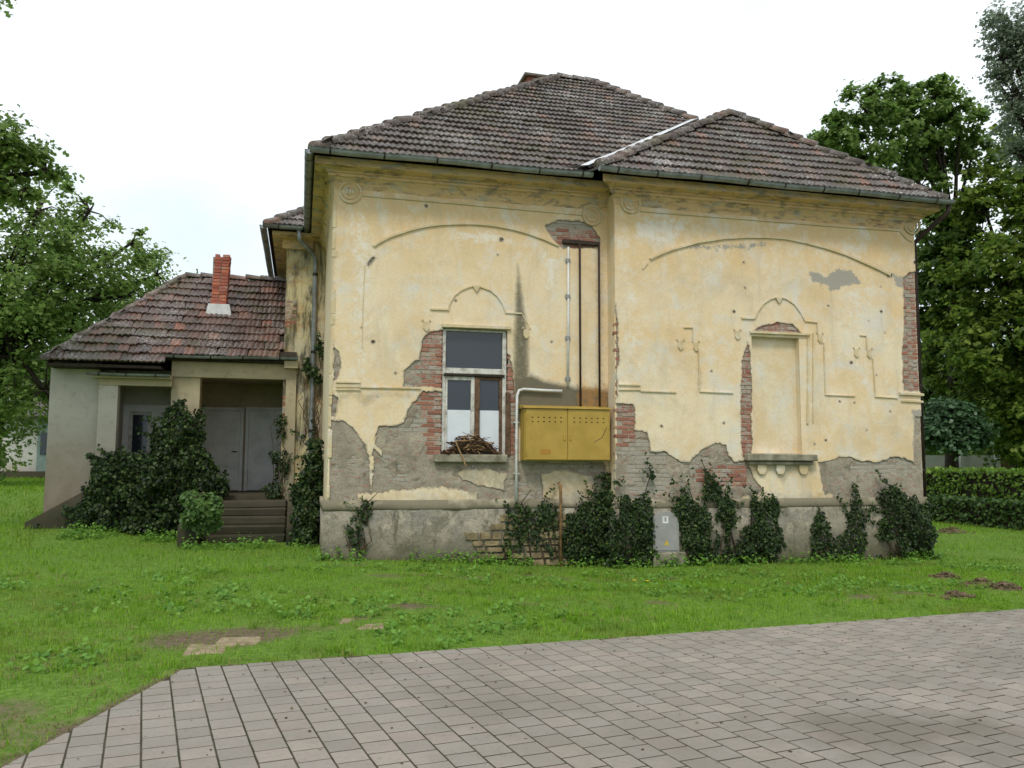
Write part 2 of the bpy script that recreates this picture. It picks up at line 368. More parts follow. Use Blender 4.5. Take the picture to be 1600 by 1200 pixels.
# ------------------------------------------------------------------ mesh building
def new_obj(name, me, mat=None, parent=None):
    o = bpy.data.objects.new(name, me); COL.objects.link(o)
    if mat is not None and me is not None and not me.materials: me.materials.append(MT[mat] if isinstance(mat, str) else mat)
    if parent is not None:
        o.parent = parent
        if parent.type == 'EMPTY': o.matrix_parent_inverse = Matrix.Translation(-parent.location)
    return o
def tag(o, label=None, cat=None, group=None, kind=None):
    if label: o['label'] = label
    if cat: o['category'] = cat
    if group: o['group'] = group
    if cat and not kind: kind = 'thing'
    if kind: o['kind'] = kind
    return o
def thing(name, loc, label, cat, group=None):
    o = bpy.data.objects.new(name, None); COL.objects.link(o); o.location = loc; o.empty_display_size = .2
    return tag(o, label, cat, group)

class MB:
    def __init__(s): s.v = []; s.f = []
    def add(s, v, f):
        b = len(s.v); s.v += [tuple(map(float, p)) for p in v]; s.f += [tuple(i+b for i in q) for q in f]; return s
    def box(s, x0, x1, y0, y1, z0, z1):
        v = [(x, y, z) for z in (z0, z1) for y in (y0, y1) for x in (x0, x1)]
        return s.add(v, [(0, 2, 3, 1), (4, 5, 7, 6), (0, 1, 5, 4), (2, 6, 7, 3), (0, 4, 6, 2), (1, 3, 7, 5)])
    def cbox(s, x0, x1, y0, y1, z0, z1, c=.008, j=0):
        v, f = cbox_data(x1-x0, y1-y0, z1-z0, c, j)
        return s.add([(a+(x0+x1)/2, b+(y0+y1)/2, d+(z0+z1)/2) for a, b, d in v], f)
    def quad(s, a, b, c, d): return s.add([a, b, c, d], [(0, 1, 2, 3)])
    def poly(s, pts): return s.add(pts, [tuple(range(len(pts)))])
    def tube(s, pts, r, seg=8, cap=True):
        pts = [Vector(p) for p in pts]; n = len(pts)
        rs = r if isinstance(r, (list, tuple)) else [r]*n
        up = None; v = []; f = []
        for i, p in enumerate(pts):
            d = (pts[min(i+1, n-1)]-pts[max(i-1, 0)]).normalized()
            if up is None: up = Vector((0, 0, 1)) if abs(d.z) < .9 else Vector((1, 0, 0))
            a = d.cross(up)
            if a.length < 1e-4: a = d.cross(Vector((0, 1, 0)))
            a.normalize(); b = a.cross(d).normalized(); up = b
            for k in range(seg):
                t = 2*math.pi*k/seg
                v.append(p+(a*math.cos(t)+b*math.sin(t))*rs[i])
        for i in range(n-1):
            for k in range(seg):
                k2 = (k+1) % seg
                f.append((i*seg+k, i*seg+k2, (i+1)*seg+k2, (i+1)*seg+k))
        if cap: f.append(tuple(range(seg-1, -1, -1))); f.append(tuple((n-1)*seg+k for k in range(seg)))
        return s.add(v, f)
    def prism(s, poly, y0, y1):
        """polygon in (x, z), counter-clockwise seen from -Y, from y0 (front) to y1 (back)"""
        n = len(poly)
        a = sum(poly[i-1][0]*poly[i][1]-poly[i][0]*poly[i-1][1] for i in range(n))
        if a < 0: poly = poly[::-1]
        v = [(x, y0, z) for x, z in poly]+[(x, y1, z) for x, z in poly]
        f = [tuple(range(n)), tuple(range(2*n-1, n-1, -1))]
        for i in range(n):
            j = (i+1) % n; f.append((j, i, i+n, j+n))
        return s.add(v, f)
    def ridge(s, pts, Y, w=.035, p=.02, taper=False):
        """raised moulding along a polyline of (x, z) on the wall plane Y"""
        P = [np.array(q, float) for q in pts]; n = len(P); prof = [(-.5, .004), (-.32, -1), (.32, -1), (.5, .004)]
        v = []; f = []
        for i in range(n):
            d = P[min(i+1, n-1)]-P[max(i-1, 0)]; d = d/(np.linalg.norm(d)+1e-9); nn = np.array([-d[1], d[0]])
            for a, b in prof:
                q = P[i]+nn*a*w; v.append((q[0], Y+(b*p if b < 0 else b), q[1]))
        for i in range(n-1):
            for k in range(3): f.append((i*4+k, i*4+k+1, i*4+k+5, i*4+k+4))
        f.append((0, 1, 2, 3)[::-1]); f.append(tuple((n-1)*4+k for k in range(4)))
        return s.add(v, f)
    def build(s, name, mat, parent=None, smooth=False):
        me = bpy.data.meshes.new(name); me.from_pydata(s.v, [], s.f)
        if smooth: me.shade_smooth()
        return new_obj(name, me, mat, parent)
def cbox_data(w, d, h, c=.008, j=0):
    """chamfered box centred on the origin"""
    v = []; hx, hy, hz = w/2, d/2, h/2
    def jit(): return random.uniform(-j, j) if j else 0
    idx = {}
    for sx in (-1, 1):
        for sy in (-1, 1):
            for sz in (-1, 1):
                jx, jy, jz = jit(), jit(), jit()
                for ax in range(3):
                    p = [sx*(hx-c)+jx, sy*(hy-c)+jy, sz*(hz-c)+jz]; p[ax] = (sx*hx+jx, sy*hy+jy, sz*hz+jz)[ax]
                    idx[(sx, sy, sz, ax)] = len(v); v.append(tuple(p))
    f = []
    I = idx
    for ax in range(3):
        o = [(1, 2), (2, 0), (0, 1)][ax]
        for sg in (-1, 1):
            q = []
            for a, b in ((-1, -1), (1, -1), (1, 1), (-1, 1)):
                t = [0, 0, 0]; t[ax] = sg; t[o[0]] = a; t[o[1]] = b; q.append(I[(*t, ax)])
            f.append(tuple(q if sg > 0 else q[::-1]))
    for ax in range(3):                       # edge chamfers along axis ax
        o = [(1, 2), (2, 0), (0, 1)][ax]
        for a in (-1, 1):
            for b in (-1, 1):
                t0 = [0, 0, 0]; t1 = [0, 0, 0]; t0[ax] = -1; t1[ax] = 1
                for t in (t0, t1): t[o[0]] = a; t[o[1]] = b
                q = (I[(*t0, o[0])], I[(*t1, o[0])], I[(*t1, o[1])], I[(*t0, o[1])])
                f.append(q if a*b < 0 else q[::-1])
    for sx in (-1, 1):
        for sy in (-1, 1):
            for sz in (-1, 1):
                q = (I[(sx, sy, sz, 0)], I[(sx, sy, sz, 1)], I[(sx, sy, sz, 2)])
                f.append(q if sx*sy*sz > 0 else q[::-1])
    return v, f
def np_mesh(name, V, Fc, mat, parent=None, smooth=False):
    """V (n,3); Fc (m,k) equal-sized faces"""
    me = bpy.data.meshes.new(name); V = np.ascontiguousarray(V, np.float32); Fc = np.ascontiguousarray(Fc, np.int32)
    nf, k = Fc.shape
    me.vertices.add(len(V)); me.vertices.foreach_set('co', V.ravel())
    me.loops.add(nf*k); me.loops.foreach_set('vertex_index', Fc.ravel())
    me.polygons.add(nf); me.polygons.foreach_set('loop_start', np.arange(0, nf*k, k, dtype=np.int32))
    try: me.polygons.foreach_set('loop_total', np.full(nf, k, np.int32))
    except Exception: pass
    me.update(calc_edges=True); me.validate()
    if smooth: me.shade_smooth()
    return new_obj(name, me, mat, parent)
def frames(N, roll):
    """rotation matrices whose Z column is N, rolled about it"""
    N = N/np.linalg.norm(N, axis=1, keepdims=True)
    up = np.where(np.abs(N[:, 2:3]) < .95, np.array([[0, 0, 1.]]), np.array([[1., 0, 0]]))
    X = np.cross(up, N); X /= np.linalg.norm(X, axis=1, keepdims=True); Y = np.cross(N, X)
    c, s = np.cos(roll)[:, None], np.sin(roll)[:, None]
    return np.stack([X*c+Y*s, -X*s+Y*c, N], axis=2)
def scatter(name, shape, faces, P, Rm, S, mat, parent=None):
    shape = np.asarray(shape, float); k = len(shape)
    V = np.einsum('nij,kj->nki', Rm, shape)*S[:, None, None]+P[:, None, :]
    Fc = (np.asarray(faces)[None]+(np.arange(len(P))*k)[:, None, None]).reshape(-1, len(faces[0]))
    return np_mesh(name, V.reshape(-1, 3), Fc, mat, parent)
LEAF = [(0, 0, 0), (.42, .30, .07), (.30, .75, .04), (0, 1, -.06), (-.30, .75, .04), (-.42, .30, .07)]
LEAF_F = [(0, 1, 2), (0, 2, 3), (0, 3, 4), (0, 4, 5)]
SPRAY = [(0, 0, 0), (.5, .25, .12), (.22, .55, .05), (.42, .95, -.06), (0, 1.15, -.1), (-.42, .85, -.05), (-.24, .5, .06), (-.5, .2, .1)]
SPRAY_F = [(0, 1, 2), (0, 2, 6), (0, 6, 7), (2, 3, 4), (2, 4, 6), (6, 4, 5)]

# ================================================================== TERRAIN
W_, PR, XS = 11.56, .382, 5.06                # facade width, projection of the bay, where it starts
def gz(X, Y):
    X = np.asarray(X, float); Y = np.asarray(Y, float)
    z = -.065-.16*sstep(1., 4.5, X)*sstep(-5.8, -1.6, Y)*(1-.6*sstep(12, 16, X))
    z = z+.06*(1-sstep(0, 2, X))*sstep(-5.5, -1, Y)
    left = 1-sstep(-4.6, -2.8, X)
    z = z+left*(.22*sstep(2.6, 5, Y)+.45*sstep(5, 13, Y))
    z = z+.035*fbm(X*.9, Y*.9, 3)*sstep(-7.2, -6, Y+.0*X)
    for (mx_, my_, mr_, mh_) in MOUNDS: z = z+mh_*np.exp(-((X-mx_)**2+(Y-my_)**2)/mr_**2)
    return z
MOUNDS = []
for u, v, r, h in [(1478, 897, .28, .05), (1535, 915, .3, .06), (1570, 925, .3, .06), (1495, 935, .25, .03), (1350, 938, .35, .05), (1488, 832, .5, .14), (1420, 930, .3, .05), (1030, 945, .3, .04), (640, 955, .4, .05)]:
    p = onZ(u, v, -.08); MOUNDS.append((p[0], p[1], r, h))
FAR0 = np.array([-1.32, -7.15]); FAR1 = np.array([7.78, -6.40]); LEFT1 = np.array([-2.02, -9.32])
def pave_side(X, Y):
    """positive outside the paving (metres from its edge)"""
    d1 = (FAR1-FAR0)/np.linalg.norm(FAR1-FAR0); n1 = np.array([-d1[1], d1[0]])
    d2 = (LEFT1-FAR0)/np.linalg.norm(LEFT1-FAR0); n2 = np.array([d2[1], -d2[0]])
    a = (X-FAR0[0])*n1[0]+(Y-FAR0[1])*n1[1]; b = (X-FAR0[0])*n2[0]+(Y-FAR0[1])*n2[1]
    return np.maximum(a, b)
def bare_at(X, Y):
    b = np.zeros(np.shape(X))
    for (mx_, my_, mr_, mh_) in MOUNDS: b = np.maximum(b, .7*np.exp(-((X-mx_)**2+(Y-my_)**2)/(mr_*1.0)**2))
    for u0, v0, r in [(330, 1000, .55), (380, 995, .45), (560, 970, .3), (690, 955, .28), (820, 945, .2), (500, 985, .35), (600, 905, .35), (660, 900, .3), (740, 902, .4), (560, 890, .3), (1040, 890, .45), (960, 893, .4), (860, 893, .35), (820, 890, .35)]:
        p = onZ(u0, v0, -.08); b = np.maximum(b, (.9 if r > .42 and u0 < 400 else .55)*np.exp(-(((X-p[0])/1.5)**2+(Y-p[1])**2)/r**2))
    s = pave_side(X, Y)
    b = np.maximum(b, .75*np.exp(-(s/.14)**2)*((X < .2) | (Y < -7.3)))
    b = np.maximum(b, .5*(1-sstep(-1.9, -.2, X))*(1-sstep(-7.0, -4.6, Y))*(.8+1.3*fbm(X*1.6, Y*1.6, 19)))       # worn dry turf, near left
    return b
gx = np.concatenate([[-300, -180, -110, -70, -50, -38, -30, -24, -20, -17], np.arange(-15, -5.9, .5), np.arange(-5.5, 13.1, .16), np.arange(13.5, 22, .5), [24, 28, 34, 45, 60, 90, 150, 320]])
gy = np.concatenate([[-200, -110, -60, -40, -30, -24, -20, -17.5], np.arange(-15.5, -11, .5), np.arange(-10.8, 1.5, .16), np.arange(1.8, 16, .5), [18, 21, 25, 30, 38, 50, 70, 110, 180, 320]])
GX, GY = np.meshgrid(gx, gy)
inside_pave = pave_side(GX, GY) < -.05
GZ = gz(GX, GY)-np.where(inside_pave, .10, 0)
nx, ny = len(gx), len(gy)
idx = np.arange(nx*ny).reshape(ny, nx)
gf = np.stack([idx[:-1, :-1], idx[:-1, 1:], idx[1:, 1:], idx[1:, :-1]], -1).reshape(-1, 4)
ground = np_mesh('ground', np.stack([GX, GY, GZ], -1).reshape(-1, 3), gf, 'ground', None, True)
tag(ground, 'uneven lawn ground with worn earthy patches around the old house', None, None, 'structure')
at_ = ground.data.attributes.new('bare', 'FLOAT', 'POINT'); at_.data.foreach_set('value', bare_at(GX, GY).ravel().astype(np.float32))

# ------------------------------------------------------------------ paving
ZP = -.045
PD = np.array([-.166, .986]); PD /= np.linalg.norm(PD); PE = np.array([PD[1], -PD[0]])
def clip_poly(poly, p0, n):
    out = []
    for i in range(len(poly)):
        a, b = poly[i-1], poly[i]; da = (a-p0)@n; db = (b-p0)@n
        if da >= 0: out.append(a)
        if (da >= 0) != (db >= 0): out.append(a+(b-a)*(da/(da-db)))
    return out
d1 = (FAR1-FAR0)/np.linalg.norm(FAR1-FAR0); N1 = np.array([d1[1], -d1[0]])
d2 = (LEFT1-FAR0)/np.linalg.norm(LEFT1-FAR0); N2 = np.array([-d2[1], d2[0]])
pave = MB()
corner = [FAR0, FAR0+d1*40, FAR0+d1*40+np.array([0, -30]), FAR0+d2*30]
pave.poly([(p[0], p[1], ZP-.0032) for p in corner[::-1]])
paving = pave.build('pavement', 'joint'); tag(paving, 'paved yard of square grey concrete pavers with mossy joints', None, None, 'structure')
def paver_mesh(poly, z0, h=.05, c=.0022):
    n = len(poly); cen = sum(poly)/n
    inn = [p+(cen-p)/np.linalg.norm(cen-p)*c*1.4 for p in poly]
    v = [(p[0], p[1], z0-h) for p in poly]+[(p[0], p[1], z0-c) for p in poly]+[(p[0], p[1], z0) for p in inn]
    f = []
    for i in range(n):
        j = (i+1) % n; f += [(i, j, n+j, n+i), (n+i, n+j, 2*n+j, 2*n+i)]
    f.append(tuple(2*n+i for i in range(n))); return v, f
PW, JT, JC = .2, .012, .017
full = [np.array(q)*np.array([PW-JT, PW-JC])/2 for q in ((-1, -1), (1, -1), (1, 1), (-1, 1))]
fullw = [PE*q[0]+PD*q[1] for q in full]
full_me = bpy.data.meshes.new('paver'); full_me.from_pydata(*[paver_mesh([np.array(q) for q in fullw], 0)[0], [], paver_mesh([np.array(q) for q in fullw], 0)[1]]); full_me.materials.append(MT['paver'])
plist = []
for i in range(-30, 75):
    for j in range(-30, 62):
        c = np.array([1.2, -9.]) + PE*(i*PW)+PD*((j+(.5 if i % 2 else 0)+.06*math.sin(i*2.3))*PW)
        if c[1] < -13.2 or c[0] > 13: continue
        poly = [c+q for q in fullw]
        s = pave_side(c[0], c[1])
        whole = s < -.16
        if not whole:
            q = clip_poly(poly, FAR0, N1); q = clip_poly(q, FAR0, N2) if len(q) > 2 else q
            if len(q) < 3: continue
            ar = abs(sum(q[k-1][0]*q[k][1]-q[k][0]*q[k-1][1] for k in range(len(q))))/2
            if ar < .004: continue
            poly = q
        d = np.array([c[0], c[1], ZP])-CAM; dep = d@_F
        if dep > .3:
            uu = 800+FPX*(d@_R)/dep; vv = 600-FPX*(d@_U)/dep
        else: uu = vv = -9999
        inview = -60 < uu < 1660 and 0 < vv < 1240
        plist.append((dep if inview else 100+dep, whole, c, poly))
plist.sort(key=lambda t: t[0])
rest = MB()
for k, (dep, whole, c, poly) in enumerate(plist):
    dz = random.gauss(0, .0005)
    if k < 300:
        if whole:
            o = new_obj('paver', full_me, None, paving); o.location = (c[0], c[1], ZP+dz)
            o.rotation_euler = (random.gauss(0, .0012), random.gauss(0, .0012), random.gauss(0, .008))
        else:
            b = MB(); b.add(*paver_mesh(poly, ZP+dz)); b.build('paver', 'paver', paving)
    else: rest.add(*paver_mesh(poly, ZP+dz))
tag(rest.build('far_pavers', 'paver_i', paving), None, None, None, 'stuff')

# ================================================================== THE OLD HOUSE
ZT = 6.62                                     # top of the plaster wall
ZB = .95                                      # bottom of the plaster wall
EV = 6.87                                     # eave height of the roof plane
house = thing('old_villa', (5, 4, 0), 'crumbling yellow plastered villa with brown tiled hip roofs and a blind window', 'house')

# ---- openings (metres, from the photograph)
WIN = (*xz(692, 512, .0), *xz(792, 713, .0)); WX0, WZ1, WX1, WZ0 = WIN
NX0, NZ1 = xz(1174, 525, -PR); NX1, NZ0 = xz(1253, 709, -PR)

# ---- what is missing from the plaster
def P0(*pts): return XZ(pts, 0.)
def P1(*pts): return XZ(pts, -PR)
bareL = [
    P0((500, 655), (535, 657), (552, 668), (563, 684), (573, 698), (579, 716), (584, 700), (596, 712), (599, 704), (587, 694), (587, 680), (592, 667), (618, 665), (631, 660), (637, 640), (650, 626), (661, 611), (700, 611), (700, 722), (815, 722), (945, 722), (945, 830), (500, 830)),
    P0((631, 603), (632, 579), (645, 567), (656, 560), (661, 530), (668, 520), (695, 514), (695, 606), (664, 604)),
    P0((788, 548), (797, 556), (802, 590), (808, 640), (806, 730), (788, 730)),
    P0((851, 352), (872, 344), (905, 345), (922, 352), (938, 372), (938, 386), (880, 388), (866, 376)),
    P0((521, 540), (530, 552), (533, 575), (528, 592), (521, 594)), P0((519, 615), (527, 622), (524, 650), (517, 650)),
    P0((572, 412), (585, 400), (588, 403), (576, 416)), P0((781, 372), (786, 372), (786, 377), (781, 377))]
keepL = [P0((713, 737), (760, 731), (790, 742), (786, 765), (752, 758), (722, 748)), P0((845, 742), (880, 735), (925, 745), (930, 775), (905, 792), (850, 790)),
         P0((560, 772), (690, 760), (745, 770), (745, 800), (560, 800)), P0((577, 712), (583, 712), (583, 742), (580, 772), (577, 740))]
bareR = [
    P1((955, 628), (990, 632), (993, 650), (992, 671), (1012, 675), (1016, 705), (1040, 706), (1062, 720), (1076, 722), (1098, 702), (1118, 692), (1135, 695), (1137, 712), (1150, 722), (1166, 716), (1172, 730), (1180, 750), (1196, 772), (1200, 830), (955, 830)),
    P1((1279, 722), (1296, 720), (1310, 714), (1328, 715), (1345, 719), (1370, 722), (1395, 713), (1412, 715), (1428, 722), (1430, 650), (1450, 650), (1450, 830), (1278, 830), (1288, 770)),
    P1((1411, 434), (1420, 426), (1450, 420), (1450, 612), (1412, 610), (1410, 560), (1413, 500)),
    P1((1167, 534), (1171, 540), (1174, 600), (1175, 712), (1160, 716), (1159, 690), (1157, 620), (1160, 566), (1165, 545)),
    P1((1173, 521), (1186, 509), (1206, 506), (1216, 502), (1238, 507), (1254, 521)),
    P1((950, 478), (961, 472), (966, 520), (968, 560), (963, 585), (966, 620), (950, 625)),
    P1((1385, 425), (1397, 427), (1394, 434), (1387, 433)), P1((1432, 405), (1428, 402), (1440, 398), (1440, 412), (1428, 411))]
keepR = [P1((1160, 775), (1230, 768), (1300, 772), (1300, 800), (1160, 800))]
holesL = [(583, 534, .035), (666, 322, .03), (632, 580, .02), (565, 512, .02), (712, 470, .02), (825, 533, .02), (862, 534, .018), (618, 583, .02), (590, 620, .015), (778, 398, .018)]
holesR = [(1147, 487, .032), (1162, 410, .018), (1164, 450, .02), (1377, 487, .03), (1294, 478, .02), (1357, 502, .02), (1034, 666, .03), (1131, 661, .025), (1112, 580, .02), (1330, 567, .035), (1312, 627, .025), (1335, 629, .02), (1290, 688, .028), (1273, 694, .025), (1354, 672, .018), (1204, 575, .018), (1057, 318, .03), (1369, 586, .02), (1383, 520, .015), (1376, 448, .018), (1391, 643, .018)]
HG = .02
def wall_field(gx, gz, bare, keep, holes, Y, rect):
    wob = .055*fbm(gx*5.5, gz*5.5, 5)+.045*fbm(gx*15, gz*15, 9)+.03*fbm(gx*37, gz*37, 10, 2)
    Fd = np.full(gx.shape, 9.)
    for p in bare: Fd = np.minimum(Fd, poly_sdf(gx, gz, p)+wob)
    for p in keep: Fd = np.maximum(Fd, -(poly_sdf(gx, gz, p)+wob*1.6))
    for u, v, r in holes:
        x, z = xz(u, v, Y); Fd = np.minimum(Fd, np.hypot(gx-x, gz-z)-r*.8+wob*.35)
    if rect:
        x0, x1, z0, z1 = rect
        Fd = np.minimum(Fd, np.maximum(np.abs(gx-(x0+x1)/2)-(x1-x0)/2, np.abs(gz-(z0+z1)/2)-(z1-z0)/2))
    return Fd
def plaster_sheet(name, x0, x1, z0, z1, Y, bare, keep, holes, rect, layers, parent, thick=.03):
    nx = int(round((x1-x0)/HG)); nz = int(round((z1-z0)/HG))
    xs = np.linspace(x0, x1, nx+1); zs = np.linspace(z0, z1, nz+1)
    gX, gZ = np.meshgrid(xs, zs); Fd = wall_field(gX, gZ, bare, keep, holes, Y, rect)
    Fd[np.abs(Fd) < 1e-5] = 1e-5
    verts = []; faces = []; vid = {}
    def corner(i, j):
        k = (i, j)
        if k not in vid: vid[k] = len(verts); verts.append((xs[i], zs[j]))
        return vid[k]
    def cross(a, b):
        k = (a, b) if a < b else (b, a)
        if k not in vid:
            (i0, j0), (i1, j1) = k; f0, f1 = Fd[j0, i0], Fd[j1, i1]; t = min(.97, max(.03, f0/(f0-f1)))
            vid[k] = len(verts); verts.append((xs[i0]+(xs[i1]-xs[i0])*t, zs[j0]+(zs[j1]-zs[j0])*t))
        return vid[k]
    pos = Fd > 0; seg = []
    cnt = pos[:-1, :-1].astype(int)+pos[:-1, 1:]+pos[1:, 1:]+pos[1:, :-1]
    for j in range(nz):
        for i in range(nx):
            c = cnt[j, i]
            if c == 0: continue
            cs = ((i, j), (i+1, j), (i+1, j+1), (i, j+1))
            if c == 4: faces.append(tuple(corner(*q) for q in cs)); continue
            out = []; ex = None; first = None
            for k in range(4):
                a, b = cs[k], cs[(k+1) % 4]; pa, pb = pos[a[1], a[0]], pos[b[1], b[0]]
                if pa: out.append(corner(*a))
                if pa != pb:
                    x = cross(a, b); out.append(x)
                    if pa: ex = x
                    elif ex is not None: seg.append((ex, x)); ex = None
                    else: first = x
            if ex is not None and first is not None: seg.append((ex, first))
            if len(out) > 2: faces.append(tuple(out))
    VX = np.array(verts); n = len(VX)
    yo = Y+.010*fbm(VX[:, 0]*1.7, VX[:, 1]*1.7, 21)-.002
    V = [(VX[i, 0], yo[i], VX[i, 1]) for i in range(n)]
    skirt = {}
    def back(i):
        if i not in skirt: skirt[i] = len(V); V.append((VX[i, 0], Y+thick, VX[i, 1]))
        return skirt[i]
    for a, b in seg: faces.append((b, a, back(a), back(b)))
    me = bpy.data.meshes.new(name); me.from_pydata(V, [], faces)
    o = new_obj(name, me, 'plaster', parent)
    allx = np.array([v[0] for v in V]); allz = np.array([v[2] for v in V])
    rim = np.ones(len(V)); rim[:n] = 1-np.clip(np.abs(wall_field(VX[:, 0], VX[:, 1], bare, keep, holes, Y, None))/.045, 0, 1)
    a = me.attributes.new('rim', 'FLOAT', 'POINT'); a.data.foreach_set('value', rim.astype(np.float32))
    for ly, shapes in layers.items():
        val = np.zeros(len(V))
        for poly, soft, amt in shapes:
            soft = soft*1.4+.05; val = np.maximum(val, amt*(1-sstep(-soft, soft, poly_sdf(allx, allz, poly))))
        a = me.attributes.new(ly, 'FLOAT', 'POINT'); a.data.foreach_set('value', val.astype(np.float32))
    return o, (lambda X, Z: wall_field(np.atleast_1d(X).astype(float), np.atleast_1d(Z).astype(float), bare, keep, [], Y, rect))

layL = {'dirt': [(P0((690, 722), (800, 722), (795, 775), (760, 760), (740, 785), (715, 750), (700, 765)), .05, .6), (P0((525, 612), (655, 612), (640, 625), (600, 620), (570, 640), (550, 622), (527, 630)), .04, .45), (P0((809, 412), (805, 460), (803, 520), (801, 600), (828, 602), (825, 520), (818, 470), (812, 430)), .02, .95),
                 (P0((795, 590), (830, 586), (850, 596), (900, 606), (960, 612), (960, 665), (795, 665)), .05, 1.35), (P0((800, 700), (960, 700), (960, 830), (800, 830)), .2, .5),
                 (P0((560, 262), (930, 285), (930, 300), (700, 285), (560, 274)), .1, .62), (P0((928, 372), (945, 372), (945, 640), (930, 640)), .05, .42), (P0((515, 300), (527, 300), (522, 640), (512, 640)), .03, .45), (P0((560, 765), (800, 765), (800, 800), (510, 800)), .1, .35)],
        'grey': [(P0((735, 300), (800, 306), (830, 312), (830, 290), (735, 280)), .06, .55), (P0((851, 352), (872, 344), (905, 345), (938, 372), (938, 388), (866, 378)), .05, .7)],
        'pale': [(P0((540, 325), (575, 330), (590, 420), (575, 600), (553, 600), (545, 420)), .15, .62), (P0((700, 360), (770, 358), (830, 385), (760, 385), (705, 375)), .08, .7), (P0((840, 390), (878, 395), (878, 460), (850, 460)), .1, .6)],
        'rust': [(P0((900, 600), (955, 600), (955, 660), (900, 660)), .06, .75), (P0((640, 575), (600, 640), (570, 690), (560, 660)), .12, .3)]}
layR = {'dirt': [(P1((1168, 722), (1276, 722), (1270, 745), (1240, 735), (1225, 760), (1205, 738), (1180, 750)), .05, .5), (P1((1174, 526), (1180, 526), (1178, 700), (1174, 700)), .03, .3), (P1((960, 285), (1080, 290), (1440, 325), (1440, 340), (1080, 302), (960, 298)), .08, .60), (P1((960, 470), (966, 470), (968, 640), (960, 640)), .02, .4), (P1((960, 770), (1440, 765), (1440, 800), (960, 800)), .12, .45), (P1((1088, 575), (1097, 580), (1097, 612), (1090, 612)), .02, .5)],
        'grey': [(P1((1262, 424), (1275, 426), (1290, 432), (1308, 421), (1330, 424), (1347, 443), (1320, 446), (1300, 457), (1290, 446), (1268, 440)), .035, .95), (P1((1060, 375), (1120, 380), (1210, 376), (1200, 388), (1140, 396), (1080, 392)), .07, .62), (P1((1195, 320), (1225, 318), (1265, 340), (1230, 350), (1200, 340)), .08, .5), (P1((1425, 640), (1445, 640), (1445, 730), (1427, 730)), .03, .9), (P1((1395, 428), (1412, 432), (1412, 450), (1400, 447)), .02, .8)],
        'pale': [(P1((985, 345), (1060, 340), (1075, 365), (1030, 385), (990, 372)), .12, .75), (P1((1195, 338), (1250, 345), (1240, 362), (1200, 358)), .06, .7), (P1((1300, 440), (1370, 430), (1380, 640), (1330, 600)), .15, .45), (P1((965, 400), (1000, 410), (1000, 600), (970, 600)), .12, .5)],
        'rust': [(P1((1180, 330), (1230, 330), (1230, 350), (1180, 350)), .08, .6)]}

# ---- wall cores
b = MB()
for (x0, x1, z0, z1) in [(.031, WX0, .5, ZT), (WX1, XS, .5, ZT), (WX0, WX1, .5, WZ0), (WX0, WX1, WZ1, ZT)]: b.box(x0, x1, .03, .36, z0, z1)
wallL = b.build('wall', 'core', house)
b = MB()
for (x0, x1, z0, z1) in [(XS+.03, NX0, .5, ZT), (NX1, W_-.03, .5, ZT), (NX0, NX1, .5, NZ0), (NX0, NX1, NZ1, ZT)]: b.box(x0, x1, -PR+.03, .30, z0, z1)
wallR = b.build('wall', 'core', house)
_, fieldL = plaster_sheet('plaster', 0, XS, ZB, ZT, 0., bareL, keepL, holesL, (WX0, WX1, WZ0, WZ1), layL, wallL)
_, fieldR = plaster_sheet('plaster', XS, W_, ZB, ZT, -PR, bareR, keepR, holesR, (NX0, NX1, NZ0, NZ1), layR, wallR)
b = MB(); b.box(XS, XS+.028, -PR+.03, .0, .5, ZT)                                   # return of the bay beside the yellow cabinet
b.build('plaster', 'plaster_plain', wallR)
# side walls
b = MB(); b.box(-.0, .029, .012, 12, .5, ZT); side = b.build('wall', 'plaster_plain', house)
b = MB(); b.box(W_-.029, W_, -PR+.032, 12, .5, ZT); b.box(.03, W_-.03, 11.7, 12, -.4, ZT); b.build('wall', 'plaster_plain', house)
# cracked corner strip of peeling plaster on the left edge
random.seed(3)
z = 1.0
while z < 6.3:
    h = random.uniform(.12, .5)
    if random.random() < .72:
        b = MB(); b.cbox(-.012, random.uniform(.03, .07), -.010, .05, z, z+h, .006, .004); b.build('corner_fragment', 'plaster_mould', wallL)
    z += h+random.uniform(.01, .06)

# ---- bricks in the bare places
brick_me = []
for k in range(4):
    v, f = cbox_data(.247, .11, .064, .006, .004); me = bpy.data.meshes.new('brick'); me.from_pydata(v, [], f); me.materials.append(MT['brick']); brick_me.append(me)
brick_g = []
for k in range(4):
    v, f = cbox_data(.250, .11, .066, .006, .004); me = bpy.data.meshes.new('brick'); me.from_pydata(v, [], f); me.materials.append(MT['brick_grey']); brick_g.append(me)
half_me = []
for mname in ('brick', 'brick_grey'):
    v, f = cbox_data(.118, .11, .064, .006, .004); me = bpy.data.meshes.new('brick'); me.from_pydata(v, [], f); me.materials.append(MT[mname]); half_me.append(me)
redzones = [(wallL, 0., [P0((660, 520), (694, 514), (694, 712), (668, 712), (660, 610)), P0((788, 540), (806, 560), (806, 715), (788, 715)), P0((870, 362), (938, 368), (938, 388), (870, 388))]),
            (wallR, -PR, [P1((1409, 425), (1442, 420), (1442, 612), (1409, 612)), P1((1155, 530), (1176, 530), (1176, 716), (1155, 716)), P1((1170, 500), (1256, 500), (1256, 523), (1170, 523)), P1((948, 470), (970, 470), (972, 690), (948, 690)), P1((1090, 735), (1165, 730), (1165, 758), (1095, 756)), P1((960, 636), (990, 636), (990, 690), (960, 690))])]
cands = []
